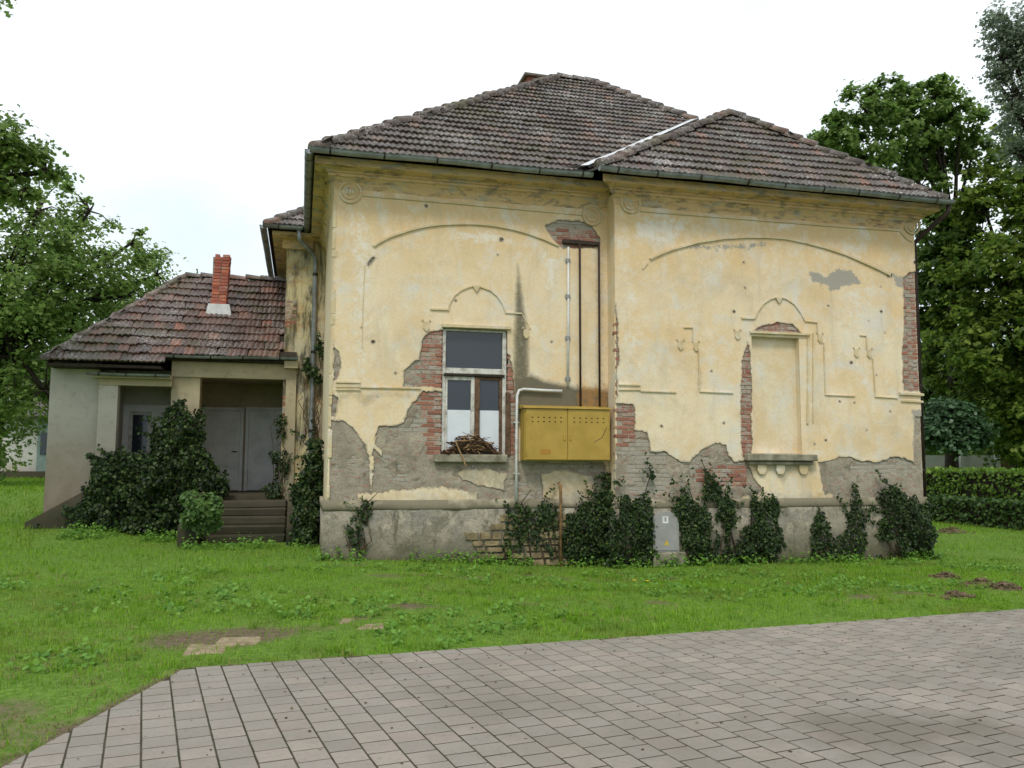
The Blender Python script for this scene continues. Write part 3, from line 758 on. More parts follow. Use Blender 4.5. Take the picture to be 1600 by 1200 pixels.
for wall, Y, zones in redzones:
    fld = fieldL if wall is wallL else fieldR
    x0, x1 = (0, XS) if wall is wallL else (XS, W_)
    row = 0; z = 1.0
    while z < ZT-.05:
        off = .13 if row % 2 else 0.
        X = np.arange(x0+.125+off, x1-.1, .262)
        Z = np.full(X.shape, z)
        Fv = fld(X, Z); Fe = np.minimum(Fv, np.minimum(fld(X-.09, Z), fld(X+.09, Z)))
        rz = np.min([poly_sdf(X, Z, q) for q in zones], axis=0)
        for k in range(len(X)):
            if wall is wallL and WX0-.12 < X[k] < WX1+.12 and WZ0-.02 < z < WZ1+.03:
                # short half bats beside the opening
                continue
            if wall is wallR and NX0-.12 < X[k] < NX1+.12 and NZ0-.02 < z < NZ1+.03: continue
            if wall is wallR and X[k]+.125 > W_-(.27 if row % 2 else .135): continue
            if Fe[k] < .01: cands.append((0 if rz[k] < .07 else 1, wall, Y, X[k], z, Fv[k], False))
        # jambs: one half or whole brick whose end sits on the opening edge
        for (ox, sgn, z0, z1, wl) in ((WX0, -1, WZ0, WZ1, wallL), (WX1, 1, WZ0, WZ1, wallL), (NX0, -1, NZ0, NZ1, wallR)):
            if wl is wall and z0 < z < z1:
                hf = row % 2 == 0
                cx = ox+sgn*(.062 if hf else .127)
                if fld(np.array([cx]), np.array([z]))[0] < .03: cands.append((0, wall, Y, cx, z, -1, hf))
        if wall is wallR:
            hf = row % 2 == 0; cx = W_-.004-(.060 if hf else .125)
            if fld(np.array([cx]), np.array([z]))[0] < .0: cands.append((0 if min(float(poly_sdf(np.array([cx]), np.array([z]), q)[0]) for q in zones) < .07 else 1, wall, Y, cx, z, -1, hf))
        z += .0785; row += 1
red = [c for c in cands if c[0] == 0]; gre = [c for c in cands if c[0] == 1]
gre.sort(key=lambda c: c[5])
nobj = 0; restb = {id(wallL): MB(), id(wallR): MB()}
for c in red+gre:
    kind, wall, Y, x, z, fv, hf = c
    y = Y+.03+.055-random.uniform(.002, .014)*(1 if kind == 0 else .55)
    if nobj < 300:
        me = (half_me[kind] if hf else (brick_me if kind == 0 else brick_g)[nobj % 4])
        o = new_obj('brick', me, None, wall); o.location = (x+random.gauss(0, .004), y, z+random.gauss(0, .002)); o.rotation_euler = (0, random.gauss(0, .012), random.gauss(0, .01)); nobj += 1
    else:
        v, f = cbox_data(.118 if hf else .25, .11, .066, .006, .004)
        restb[id(wall)].add([(a+x, bb+y, cc+z) for a, bb, cc in v], f)
for wall in (wallL, wallR):
    if restb[id(wall)].v: tag(restb[id(wall)].build('more_bricks', 'brick_i', wall), None, None, None, 'stuff')

# ---- thin grey render still clinging to the bare brickwork
def render_coat(x0, x1, z0, z1, Y, fld, zones, parent, seed):
    h = .024; nx = int((x1-x0)/h); nz = int((z1-z0)/h); xs = np.linspace(x0, x1, nx+1); zs = np.linspace(z0, z1, nz+1); gX, gZ = np.meshgrid(xs, zs)
    Fd = -wall_field(gX, gZ, bareL if parent is wallL else bareR, keepL if parent is wallL else keepR, [], Y, (WX0-.03, WX1+.03, WZ0-.1, WZ1+.03) if parent is wallL else (NX0-.03, NX1+.03, NZ0-.1, NZ1+.03))
    if parent is wallL: Fd = np.where((gX > WX0-.03) & (gX < WX1+.03) & (gZ > WZ0-.1) & (gZ < WZ1), -1, Fd)
    else: Fd = np.where((gX > NX0-.03) & (gX < NX1+.03) & (gZ > NZ0-.1) & (gZ < NZ1), -1, Fd)
    rz = np.min([poly_sdf(gX, gZ, q) for q in zones], axis=0)
    nz_ = fbm(gX*1.6, gZ*2.6, seed, 5)+.45*fbm(gX*9, gZ*13, seed+3, 3)
    Fd = np.minimum(Fd+.03, np.minimum((nz_+.13)*.3, (rz+.05*fbm(gX*8, gZ*8, 4)-.01)))
    pos = Fd > 0; V = []; faces = []; vid = {}
    def vert(i, j):
        if (i, j) not in vid: vid[(i, j)] = len(V); e = min(1., max(0., Fd[j, i]/.05)); V.append((xs[i]+.006*math.sin(j*7.1+i), Y+.030-.014*e-.004*float(vnoise(np.array(i*.35), np.array(j*.35), 3)), zs[j]+.006*math.sin(i*5.3+j)))
        return vid[(i, j)]
    for j in range(nz):
        for i in range(nx):
            if pos[j, i] and pos[j, i+1] and pos[j+1, i+1] and pos[j+1, i]: faces.append((vert(i, j), vert(i+1, j), vert(i+1, j+1), vert(i, j+1)))
    me = bpy.data.meshes.new('render_coat'); me.from_pydata(V, [], faces); me.shade_smooth(); new_obj('render_coat', me, 'core', parent)
render_coat(.02, XS, .96, 4.3, 0., fieldL, redzones[0][2], wallL, 15)
render_coat(XS, W_-.02, .96, 3.2, -PR, fieldR, redzones[1][2], wallR, 25)

# ---- plinth with exposed rubble
def relief_panel(mb, x0, x1, z0, z1, Y, step, amp, seed):
    nx = max(2, int((x1-x0)/step)); nz = max(2, int((z1-z0)/step)); xs = np.linspace(x0, x1, nx+1); zs = np.linspace(z0, z1, nz+1)
    v = []; f = []
    for z in zs:
        for x in xs: v.append((x, Y+amp*(float(fbm(x*2.3, z*2.3, seed))+.5*float(fbm(x*9, z*9, seed+5))), z))
    for j in range(nz):
        for i in range(nx):
            a = j*(nx+1)+i; f.append((a, a+1, a+nx+2, a+nx+1))
    mb.add(v, f)
PLT = .80
stone_poly = P0((728, 832), (760, 826), (790, 800), (812, 806), (840, 812), (905, 800), (930, 830), (920, 878), (860, 884), (735, 884))
b = MB(); relief_panel(b, -.05, XS+.02, -.5, PLT, -.055, .05, .045, 31)
b.box(-.05, -.03, -.04, 12, -.5, PLT)
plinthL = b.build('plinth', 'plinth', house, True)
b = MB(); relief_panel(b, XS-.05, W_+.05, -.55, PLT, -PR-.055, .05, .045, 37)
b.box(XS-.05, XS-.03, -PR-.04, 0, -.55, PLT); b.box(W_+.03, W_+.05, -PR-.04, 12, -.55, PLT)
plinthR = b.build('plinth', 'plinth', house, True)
stones = mat_simple('rubble stone', (.29, .225, .125), .95, .15, 0, .5, 5, (.10, .095, .055), .8, .9)
zr = -.22
while zr < .72:
    hr = random.uniform(.10, .17); xr = 1.9+random.uniform(0, .15)
    while xr < 4.95:
        wr = random.uniform(.14, .34); X, Z = xr+wr/2, zr+hr/2
        if float(poly_sdf(np.array([X]), np.array([Z]), stone_poly)[0]) < -.02:
            g = .012; pts = []
            for (a, c) in ((-1, -1), (0, -1.06), (1, -1), (1.04, 0), (1, 1), (0, 1.05), (-1, 1), (-1.04, 0)):
                pts.append((X+a*(wr/2-g)*random.uniform(.84, 1.0), Z+c*(hr/2-g)*random.uniform(.82, 1.0)))
            n = 8; inner = [(X+(p[0]-X)*.86, Z+(p[1]-Z)*.82) for p in pts]; y = -.082-random.uniform(.0, .022); bb = MB()
            bb.add([(p[0], -.02, p[1]) for p in pts]+[(p[0], y+.016, p[1]) for p in pts]+[(p[0], y+random.uniform(-.006, .006), p[1]) for p in inner],
                   [(i, (i+1) % n, n+(i+1) % n, n+i) for i in range(n)]+[(n+i, n+(i+1) % n, 2*n+(i+1) % n, 2*n+i) for i in range(n)]+[tuple(2*n+i for i in range(n))])
            bb.build('stone', stones, plinthL)
        xr += wr
    zr += hr
MT['course'] = mat_wet('weathered string course', (.46, .40, .29), (.17, .15, .10), .88, 1.2)
# string course on the plinth
def course(mb, x0, x1, Y, z0, z1, out):
    prof = [(0, z0), (out*.7, z0+.005), (out, z0+(z1-z0)*.3), (out*.9, z0+(z1-z0)*.6), (out*.35, z1-.01), (0.0, z1)]
    n = int((x1-x0)/.12); v = []; f = []
    for i in range(n+1):
        x = x0+(x1-x0)*i/n; e = .020*float(fbm(np.array(x*3.), np.array(Y), 77))
        for k, (o, z) in enumerate(prof):
            ch = .6+.4*min(1, max(0, 2.2*float(vnoise(np.array(x*2.1), np.array(z*4+9), 13))-.35))
            v.append((x, Y+.02-(o+.02)*ch+e*.3, z+e*.6))
    m_ = len(prof)
    for i in range(n):
        for k in range(m_-1): f.append((i*m_+k, (i+1)*m_+k, (i+1)*m_+k+1, i*m_+k+1))
    mb.add(v, f)
b = MB(); course(b, -.07, XS, 0., .78, .97, .075); b.box(-.07, -.0, -.05, 5, .79, .94); b.build('string_course', 'course', wallL, True)
b = MB(); course(b, XS-.05, W_+.05, -PR, .78, .97, .075); b.build('string_course', 'course', wallR, True)

# ---- cornice under the eaves
def mat_cornice():
    k = NT('stained cornice plaster')
    n = k.noise(1.6, 7, .7, k.pos((1, 1, 3.5)), .5); n2 = k.noise(3.1, 7, .7, k.pos((1, 1, 2.5)), .5); n3 = k.noise(30, 4, .6)
    c = k.mix(k.ramp(n, [(.35, 0), (.65, 1)]), (.68, .485, .26), (.60, .40, .195))
    c = k.mix(k.ramp(n2, [(.50, 0), (.62, .8)]), c, (.235, .20, .155))
    c = k.mix(k.ramp(k.noise(2.2, 7, .7, k.pos((1, 1, 3)), .3), [(.54, 0), (.62, .8)]), c, (.42, .40, .35))
    c = k.mix(k.ramp(k.noise(2.9, 6, .7, k.pos((.7, 1, 4)), .3), [(.58, 0), (.66, .8)]), c, (.20, .115, .07))
    k.bump(k.math('ADD', n3, n2), .6, .02)
    return k.end(c, .95, .15)
def cornice(mb, x0, x1, Y, r0=0, r1=0):
    prof = [(0.0, ZT-.26), (.015, ZT-.20), (.04, ZT-.12), (.085, ZT-.06), (.12, ZT-.045), (.12, ZT+.005), (.16, ZT+.008), (.16, ZT+.05), (.35, ZT+.07), (.35, EV-.05), (.2, EV-.03)]
    n = max(1, int((x1-x0)/.25)); v = []; f = []; m_ = len(prof)
    for i in range(n+1):
        t = i/n
        for k, (o, z) in enumerate(prof):
            xx = (x0-o*r0)*(1-t)+(x1+o*r1)*t; e = .012*float(fbm(np.array(xx*2.5), np.array(z*3), 91))
            v.append((xx, Y-o+e, z))
    for i in range(n):
        for k in range(m_-1): f.append((i*m_+k, (i+1)*m_+k, (i+1)*m_+k+1, i*m_+k+1))
    mb.add(v, f)
MT['cornice'] = mat_cornice()
b = MB(); cornice(b, 0, XS, 0., 1, 0); corL = b.build('cornice', 'cornice', house)
b = MB(); cornice(b, XS, W_, -PR, 1, 1); b.build('cornice', 'cornice', house)
b = MB(); cornice(b, -5, 0, 0, 0, 1)                                               # along the left side, turned by 90 degrees
b.v = [(y, -x, z) for x, y, z in b.v]; b.f = [q for q in b.f]; b.build('cornice', 'cornice', house)
b = MB(); cornice(b, 0, 12.3, 0, 1, 0); b.v = [(W_-y, x-PR, z) for x, y, z in b.v]; b.build('cornice', 'cornice', house)

# ---- relief mouldings on the plaster
def mould(pts, Y, w=.035, p=.02, parent=None, name='moulding'):
    w *= 1.1; p *= 1.2
    b = MB(); b.ridge(XZ(pts, Y), Y, w, p); return b.build(name, 'plaster_mould', parent or (wallL if Y == 0 else wallR))
mould([(583, 385), (596, 377), (610, 370), (640, 360), (665, 354), (690, 351), (715, 350), (740, 350), (765, 352), (800, 358), (825, 365), (850, 374), (872, 384)], 0., .05, .03)
mould([(568, 306), (700, 317), (800, 326), (908, 336)], 0., .035, .022)
mould([(570, 414), (567, 480), (566, 545)], 0., .02, .01)
mould([(672, 483), (700, 484)], 0., .04, .025)
mould([(700, 486), (703, 473), (710, 462), (720, 454), (732, 449), (742, 447), (752, 449), (766, 454), (777, 463), (785, 475), (790, 489), (815, 490)], 0., .032, .022)
mould([(690, 509), (797, 513)], 0., .07, .05, None, 'lintel_moulding')
mould([(815, 490), (826, 508), (826, 545)], 0., .02, .012)
mould([(525, 597), (563, 598)], 0., .04, .03); mould([(525, 603), (563, 603)], 0., .07, .02); mould([(525, 609), (563, 609)], 0., .03, .025)
mould([(563, 605), (610, 606), (657, 607)], 0., .035, .025)
mould([(1015, 405), (1032, 397), (1050, 390), (1090, 379), (1130, 373), (1165, 371), (1195, 371), (1225, 373), (1260, 380), (1290, 388), (1320, 398), (1350, 411), (1372, 421), (1390, 430)], -PR, .05, .03)
mould([(1004, 421), (1012, 411)], -PR, .03, .015)
mould([(1000, 330), (1130, 340), (1280, 352), (1405, 361), (1411, 368), (1418, 375), (1424, 377)], -PR, .035, .022)
mould([(1158, 497), (1178, 498)], -PR, .04, .025)
mould([(1179, 498), (1184, 486), (1193, 474), (1204, 467), (1216, 464), (1228, 467), (1241, 476), (1250, 488), (1257, 502), (1276, 504), (1277, 520)], -PR, .032, .022)
mould([(1068, 512), (1082, 512), (1082, 530)], -PR, .03, .02); mould([(1091, 546), (1093, 612), (1145, 614)], -PR, .032, .024)
mould([(1000, 611), (1056, 613)], -PR, .032, .024); mould([(966, 601), (1000, 602)], -PR, .035, .028); mould([(966, 609), (1000, 609)], -PR, .03, .022)
mould([(1287, 536), (1289, 617), (1335, 619)], -PR, .032, .024); mould([(1343, 524), (1353, 525), (1354, 542)], -PR, .03, .02)
mould([(1363, 560), (1367, 620), (1402, 622)], -PR, .032, .024)
mould([(1404, 615), (1441, 617)], -PR, .06, .045); mould([(1407, 626), (1441, 628)], -PR, .05, .03)
mould([(1171, 519), (1264, 523)], -PR, .06, .045, None, 'lintel_moulding'); mould([(1262, 528), (1262, 600), (1261, 662)], -PR, .05, .03); mould([(1270, 520), (1270, 660)], -PR, .03, .018)
for (u, v, Y) in [(744, 452, 0.), (1216, 470, -PR)]:                              # keystones
    x, z = xz(u, v, Y); b = MB(); b.prism([(x-.075, z+.06), (x, z-.06), (x+.075, z+.06)], Y-.04, Y+.005); b.build('keystone', 'plaster_mould', wallL if Y == 0 else wallR)
for (u, v, Y) in [(666, 508, 0.), (822, 520, 0.), (1063, 538, -PR), (1087, 540, -PR), (1152, 522, -PR), (1281, 527, -PR), (1338, 550, -PR), (1358, 551, -PR)]:   # small drop ornaments
    x, z = xz(u, v, Y); b = MB()
    b.box(x-.08, x-.05, Y-.02, Y+.004, z+.07, z+.10); b.box(x+.05, x+.08, Y-.02, Y+.004, z+.07, z+.10)
    b.prism([(x-.055, z-.05), (x-.02, z-.105), (x+.02, z-.105), (x+.055, z-.05)], Y-.028, Y+.004)
    b.box(x-.05, x+.05, Y-.014, Y+.004, z-.05, z+.06)
    b.build('drop_ornament', 'plaster_mould', wallL if Y == 0 else wallR)
for (u, v, Y, half) in [(547, 301, 0., 0), (925, 337, 0., 0), (985, 318, -PR, 0), (1424, 352, -PR, 0)]:   # round medallions
    x, z = xz(u, v, Y); b = MB()
    for (r, w, p) in ((.185, .04, .035), (.115, .03, .022)):
        b.ridge([(x+r*math.cos(a), z+r*math.sin(a)) for a in np.linspace(.5*math.pi, 2.5*math.pi, 25)], Y, w, p)
    for dx in (-.055, 0, .055): b.ridge([(x+dx, z+.07), (x+dx*.8, z-.06+abs(dx)*.4)], Y, .04, .02)
    b.build('medallion', 'plaster_mould', wallL if Y == 0 else wallR)

# ---- window with white film in the lower casements
win = new_obj('window', MB().build('tmp', 'wood_dark').data, None, house)
bpy.data.objects.remove(bpy.data.objects['tmp'])
b = MB()                                                                             # dark reveals around the opening
b.box(WX0-.02, WX0, .03, .3, WZ0, WZ1); b.box(WX1, WX1+.02, .03, .3, WZ0, WZ1); b.box(WX0, WX1, .03, .3, WZ1, WZ1+.02); b.box(WX0-.02, WX1+.02, .30, .32, WZ0-.02, WZ1+.02)
win.data = b.build('tmp', 'wood_dark').data; bpy.data.objects.remove(bpy.data.objects['tmp'])
YW = .085
_, ZTR = xz(740, 580, YW); XM, _ = xz(743, 640, YW); _, ZTOP = xz(740, 518, YW); _, ZFILM = xz(740, 641, YW); _, ZBT = xz(740, 712, YW)
def bar(name, x0, x1, z0, z1, mat, y0=YW-.03, y1=YW+.04): 
    b = MB(); b.cbox(x0, x1, y0, y1, z0, z1, .006, .002); return b.build(name, mat, win)
bar('frame', WX0, WX0+.065, WZ0, WZ1, 'white_paint'); bar('frame', WX1-.075, WX1, WZ0, WZ1, 'white_paint'); bar('frame', WX0+.065, WX1-.075, ZTOP-.01, WZ1, 'white_paint')
bar('transom', WX0+.065, WX1-.075, ZTR-.055, ZTR+.045, 'white_paint', YW-.05); bar('transom', WX0+.03, WX1-.04, ZTR-.10, ZTR-.058, 'wood_dark', YW-.06)
bar('mullion', XM-.02, XM+.07, WZ0+.06, ZTR-.10, 'wood_brown', YW-.035); bar('mullion', XM-.09, XM-.02, WZ0+.06, ZTR-.10, 'white_paint', YW-.02)
bar('casement', WX0+.065, WX0+.11, WZ0+.06, ZTR-.1, 'white_paint', YW-.015); bar('casement', WX1-.13, WX1-.075, WZ0+.06, ZTR-.1, 'wood_brown', YW-.02)
bar('casement', WX0+.11, XM-.09, ZTR-.17, ZTR-.1, 'white_paint', YW-.012); bar('casement', XM+.07, WX1-.13, ZTR-.16, ZTR-.1, 'wood_brown', YW-.012)
bar('frame', WX0+.065, WX1-.075, WZ0, WZ0+.06, 'white_paint')
for (x0, x1, z0, z1) in [(WX0+.06, WX1-.07, ZTR+.04, ZTOP), (WX0+.1, XM-.085, WZ0+.05, ZTR-.16), (XM+.065, WX1-.12, WZ0+.05, ZTR-.15)]:
    b = MB(); b.box(x0, x1, YW+.018, YW+.022, z0, z1); b.build('pane', 'glass', win)
for (x0, x1) in [(WX0+.111, XM-.091), (XM+.071, WX1-.131)]:
    b = MB(); b.box(x0, x1, YW+.006, YW+.010, WZ0+.061, ZFILM); b.build('film', 'white_film', win)
for (x0, x1, z0, z1) in [(WX1-.02, WX1+.07, WZ0, WZ0+1.15)]:
    b = MB(); b.cbox(x0, x1, -.012, .05, z0, z1, .01, .006); b.build('casing', 'wood_brown', win)
x0, z0 = xz(678, 722, -.05); x1, z1 = xz(792, 712, -.05)
b = MB(); b.cbox(x0, x1, -.11, .08, z0, z1+.02, .015, .006); b.build('sill', 'stone', win)

# ---- blind window
nb = MB(); yb = -PR+.13
nb.quad((NX0, yb, NZ0), (NX1, yb, NZ0), (NX1, yb, NZ1), (NX0, yb, NZ1))
e_ = .004; NX0 += e_; NX1 -= e_; NZ1 -= e_; NZ0 += e_
nb.quad((NX0, -PR+.01, NZ0), (NX0, yb, NZ0), (NX0, yb, NZ1), (NX0, -PR+.01, NZ1)); nb.quad((NX1, yb, NZ0), (NX1, -PR+.01, NZ0), (NX1, -PR+.01, NZ1), (NX1, yb, NZ1))
nb.quad((NX0, yb, NZ1), (NX1, yb, NZ1), (NX1, -PR+.01, NZ1), (NX0, -PR+.01, NZ1)); nb.quad((NX0, -PR+.01, NZ0), (NX1, -PR+.01, NZ0), (NX1, yb, NZ0), (NX0, yb, NZ0))
niche = nb.build('blind_window', 'plaster_niche', house)
x0, z0 = xz(1167, 722, -PR-.1); x1, z1 = xz(1275, 710, -PR-.1)
b = MB(); b.cbox(x0, x1, -PR-.16, -PR+.04, z0+.02, z1, .015, .008); b.cbox(x0+.06, x1-.06, -PR-.10, -PR+.02, z0-.05, z0+.018, .012, .006); b.build('sill', 'stone', niche)
for u in (1190, 1219, 1255):
    x, z = xz(u, 735, -PR-.03); b = MB(); b.prism([(x-.09, z+.11), (x-.09, z), (x-.05, z-.07), (x+.05, z-.07), (x+.09, z), (x+.09, z+.11)], -PR-.055, -PR+.005); b.build('corbel', 'plaster_mould', niche)

# ================================================================== ROOFS
def tile_data(w=.225, L=.42, t=.016):
    """interlocking clay tile with two rolls; x across, y up the slope, z off the plane; origin at the lower middle"""
    prof = []
    n = 8
    for i in range(n+1):
        s = i/n; prof.append(((s-.5)*w, .026*(.5-.5*math.cos(4*math.pi*s))+.004*s))
    v = []; f = []
    for y, zo in ((0, .046), (L, -.004)):
        for x, z in prof: v.append((x, y, z+zo))
    for x, z in prof: v.append((x, 0, z+.046-t-.016))
    m_ = n+1
    for i in range(n):
        f.append((i, i+1, m_+i+1, m_+i)); f.append((2*m_+i, 2*m_+i+1, i+1, i))
    f.append((0, m_, 2*m_)); f.append((n, 2*m_+n, m_+n))
    return v, f
TV, TF = tile_data()
def shared_tile(mat):
    me = bpy.data.meshes.new('roof_tile'); me.from_pydata(TV, [], TF); me.materials.append(MT[mat]); me.shade_smooth() if False else None; return me
def inside(p, poly):
    c = False; n = len(poly)
    for i in range(n):
        x0, y0 = poly[i]; x1, y1 = poly[i-1]
        if (y0 > p[1]) != (y1 > p[1]) and p[0] < (x1-x0)*(p[1]-y0)/(y1-y0)+x0: c = not c
    return c
def tile_roof(part, poly, mats, nmax, mname='roof_deck', exp=.365, tw=.222, jitter=1., sag=0., extra_in=None):
    """poly: 3-D points, first two along the eave (left to right seen from outside). Lays tiles on the plane."""
    P = [Vector(p) for p in poly]; ex = (P[1]-P[0]).normalized(); n = None
    for q in P[2:]:
        c = ex.cross(q-P[0])
        if c.length > .3: n = c.normalized(); break
    if n.z < 0: n = -n
    up = n.cross(ex).normalized()
    if up.z < 0: up = -up
    loc2 = [((p-P[0]).dot(ex), (p-P[0]).dot(up)) for p in P]
    R3 = Matrix((ex, up, n)).transposed().to_4x4()
    maxv = max(q[1] for q in loc2); x0 = min(q[0] for q in loc2); x1 = max(q[0] for q in loc2)
    out = []
    r = 0; v = -.03
    while v < maxv:
        off = (.5 if r % 2 else 0)*tw
        k = 0; x = x0+off-tw
        while x < x1+tw:
            if inside((x, v+.18), loc2) or (r == 0 and inside((x, .05), loc2)):
                s = sag*math.sin(x*.9+1)*math.sin(v*.7)
                p = P[0]+ex*(x+random.gauss(0, .004)*jitter)+up*(v+random.gauss(0, .008)*jitter)+n*(random.uniform(0, .006)*jitter+s)
                M4 = Matrix.Translation(p) @ R3 @ Matrix.Rotation(random.gauss(0, .018)*jitter, 4, 'Z') @ Matrix.Rotation(random.gauss(0, .010)*jitter, 4, 'X')
                out.append((p, M4))
            x += tw
        v += exp; r += 1
    out.sort(key=lambda t: (t[0]-Vector(CAM)).length)
    me = shared_tile(mats[0]) if nmax else None; restm = MB()
    for k, (p, M4) in enumerate(out):
        if k < nmax:
            o = new_obj('roof_tile', me, None, part); o.matrix_world = M4; o.matrix_parent_inverse = Matrix.Identity(4); o.matrix_basis = M4
        else: restm.add([M4 @ Vector(q) for q in TV], TF)
    if restm.v: tag(restm.build('far_tiles', mats[1], part), None, None, None, 'stuff')
    return len(out)
def ridge_tiles(part, a, b, mat, r=.11, L=.36, name='ridge_tile', wob=.012):
    a = Vector(a); b = Vector(b); d = (b-a); n = max(1, int(d.length/L)); dn = d.normalized()
    side = dn.cross(Vector((0, 0, 1))).normalized(); upv = side.cross(dn).normalized()
    for i in range(n):
        p = a+d*(i/n); q = a+d*((i+1.18)/n); mb = MB(); seg = 8; v = []
        dr = random.gauss(0, wob)
        for (c, rr, lift) in ((p, r*1.08, .02), (q, r*.86, -.005)):
            for k in range(seg+1):
                t = math.pi*(-.08+1.16*k/seg); v.append(c+side*(math.cos(t)*rr)+upv*(math.sin(t)*rr*.85+lift-.02+dr)+side*random.gauss(0, .002))
        f = [(k, k+1, seg+2+k, seg+1+k) for k in range(seg)]+[tuple(range(seg, -1, -1))]
        mb.add(v, f); mb.build(name, mat, part, True)
S1 = .769; O = .5
A0 = (-.37, -O, EV); RA = (5.9, 5.9, EV+S1*6.4); RB = (6.75, 5.9, EV+S1*6.4)
VB = (4.32, -O, EV); VT = (8.62, 3.35, EV+S1*3.85)                                   # valley, foot and head
b = MB(); dd = -.02
def deck(mb, pts, d=.015):
    P = [Vector(p) for p in pts]; n = (P[1]-P[0]).cross(P[2]-P[0]).normalized()
    if n.z < 0: n = -n
    mb.poly([p-n*d for p in P])
deck(b, [A0, (11.4, -O, EV), RB, RA]); deck(b, [(-.37, 12, EV), A0, RA, (5.9, 7.5, RA[2])]); deck(b, [RB, (11.4, -O, EV), (12, 12, EV), (6.75, 7.5, RA[2])]); deck(b, [RA, RB, (6.75, 7.5, RA[2]), (5.9, 7.5, RA[2])])
deck(b, [(12, 12, EV), (-.37, 12, EV), (5.9, 7.5, RA[2]), (6.75, 7.5, RA[2])])
roof = b.build('roof', 'wood_dark', house)
random.seed(21)
tile_roof(roof, [A0, VB, VT, RB, RA], ('tile', 'tile_i'), 175, sag=.012)
tile_roof(roof, [(-.37, 12, EV), A0, RA, (5.9, 7.5, RA[2])], ('tile', 'tile_i'), 0)
ridge_tiles(roof, Vector(A0)+Vector((0, 0, .02)), Vector(RA)+Vector((0, 0, .03)), 'tile', .13)
ridge_tiles(roof, Vector(RA)+Vector((0, 0, .03)), Vector(RB)+Vector((0, 0, .03)), 'tile', .13)
ridge_tiles(roof, Vector(VT)+Vector((0, 0, .05)), Vector(RB)+Vector((0, 0, .06)), 'tile', .13)
YB = -O-PR
B0 = (4.62, YB, EV); B1 = (11.93, YB, EV); BA = (8.93, 2.25, EV+.874*3.135)
b = MB(); deck(b, [B0, B1, BA]); deck(b, [VB, B0, BA, VT]); deck(b, [B1, (11.93, 6.2, EV), (8.93, 3.3, BA[2]), BA]); deck(b, [BA, (8.93, 3.3, BA[2]), VT])
broof = b.build('roof', 'wood_dark', house)
random.seed(22)
tile_roof(broof, [B0, B1, BA], ('tile', 'tile_i'), 125, sag=.01)
tile_roof(broof, [B1, (11.93, 6.2, EV), (8.93, 3.3, BA[2]), BA], ('tile', 'tile_i'), 0)
ridge_tiles(broof, Vector(B0)+Vector((-.02, 0, .04)), Vector(BA)+Vector((0, 0, .05)), 'tile', .12)
ridge_tiles(broof, Vector(B1)+Vector((0, 0, .02)), Vector(BA)+Vector((0, 0, .05)), 'tile', .13)
ridge_tiles(broof, Vector(BA)+Vector((0, 0, .05)), Vector((8.9, 3.1, BA[2]+.05)), 'tile', .13)
# valley flashing
vb, vt = Vector(VB), Vector(VT); dv = (vt-vb); b = MB(); pts = []
for i in range(9):
    t = i/8; p = vb+dv*t; w = .16+.02*math.sin(i*2.1); pts.append((p+Vector((-w*.55, .0, .085+.008*math.sin(i*1.7))), p+Vector((.10, 0, .125+.01*math.sin(i)))))
for i in range(8): b.quad(pts[i][0], pts[i][1], pts[i+1][1], pts[i+1][0])
b.quad(pts[0][0]+Vector((-.28, -.1, -.03)), pts[0][1]+Vector((.06, -.14, .0)), pts[0][1], pts[0][0])
b.build('valley_flashing', 'lead', roof)
# wing roof behind the left corner
GYW = 4.45
b = MB(); c0 = (-1.32, GYW, EV); c1 = (-.5, GYW, EV); c2 = (3.5, GYW+4., EV+S1*4); c3 = (2.68, GYW+4., EV+S1*4)
deck(b, [c0, c1, c2, c3]); deck(b, [(-1.32, 12, EV), c0, c3, (2.68, 12, EV+S1*4)])
wroof = b.build('roof', 'wood_dark', house)
tile_roof(wroof, [c0, c1, c2, c3], ('tile', 'tile_i'), 0); ridge_tiles(wroof, Vector(c0)+Vector((0, 0, .02)), Vector(c3)+Vector((0, 0, .02)), 'tile', .12)
# rear roof that shows over the annex
pa = onY(415, 410, 14); pl = onY(350, 436, 14); prr = onY(470, 445, 14)
b = MB(); deck(b, [tuple(pl+np.array([-.3, 0, -.5])), tuple(prr+np.array([.6, 0, -.5])), (pa[0], 16, pa[2])]); deck(b, [(pl[0]-.3, 20, pl[2]-.5), tuple(pl+np.array([-.3, 0, -.5])), (pa[0], 16, pa[2])]); deck(b, [tuple(prr+np.array([.6, 0, -.5])), (prr[0]+.6, 20, prr[2]-.5), (pa[0], 16, pa[2])])
b.box(pl[0]-.1, prr[0]+.4, 14.3, 19, -.2, pl[2]-.55)
rr = b.build('roof', 'tile_i', house)
tile_roof(rr, [tuple(pl+np.array([-.3, 0, -.5])), tuple(prr+np.array([.6, 0, -.5])), (pa[0], 16, pa[2])], ('tile', 'tile_i'), 0)
# wing wall
b = MB(); b.box(-.88, -.002, 4.98, 11.5, -.4, EV-.1); wing = b.build('wall', 'wing_wall', house)
b = MB(); b.box(-1.2, -.3, 4.55, 4.98, EV-.18, EV-.1); b.box(-1.2, -.88, 4.98, 11.5, EV-.18, EV-.1); b.box(-.98, -.3, 4.86, 4.976, EV-.40, EV-.182); b.build('soffit', 'cornice', wing)
# brick showing at the wing's corner
for zc, rows in ((5.25, 8), (3.05, 7)):
    for r in range(rows):
        hf = r % 2; o = new_obj('brick', half_me[0] if hf else brick_me[r % 4], None, wing)
        o.location = (-.88+(.062 if hf else .127), 4.98+.0495, zc-r*.0785+random.gauss(0, .003)); o.rotation_euler = (0, random.gauss(0, .012), 0)

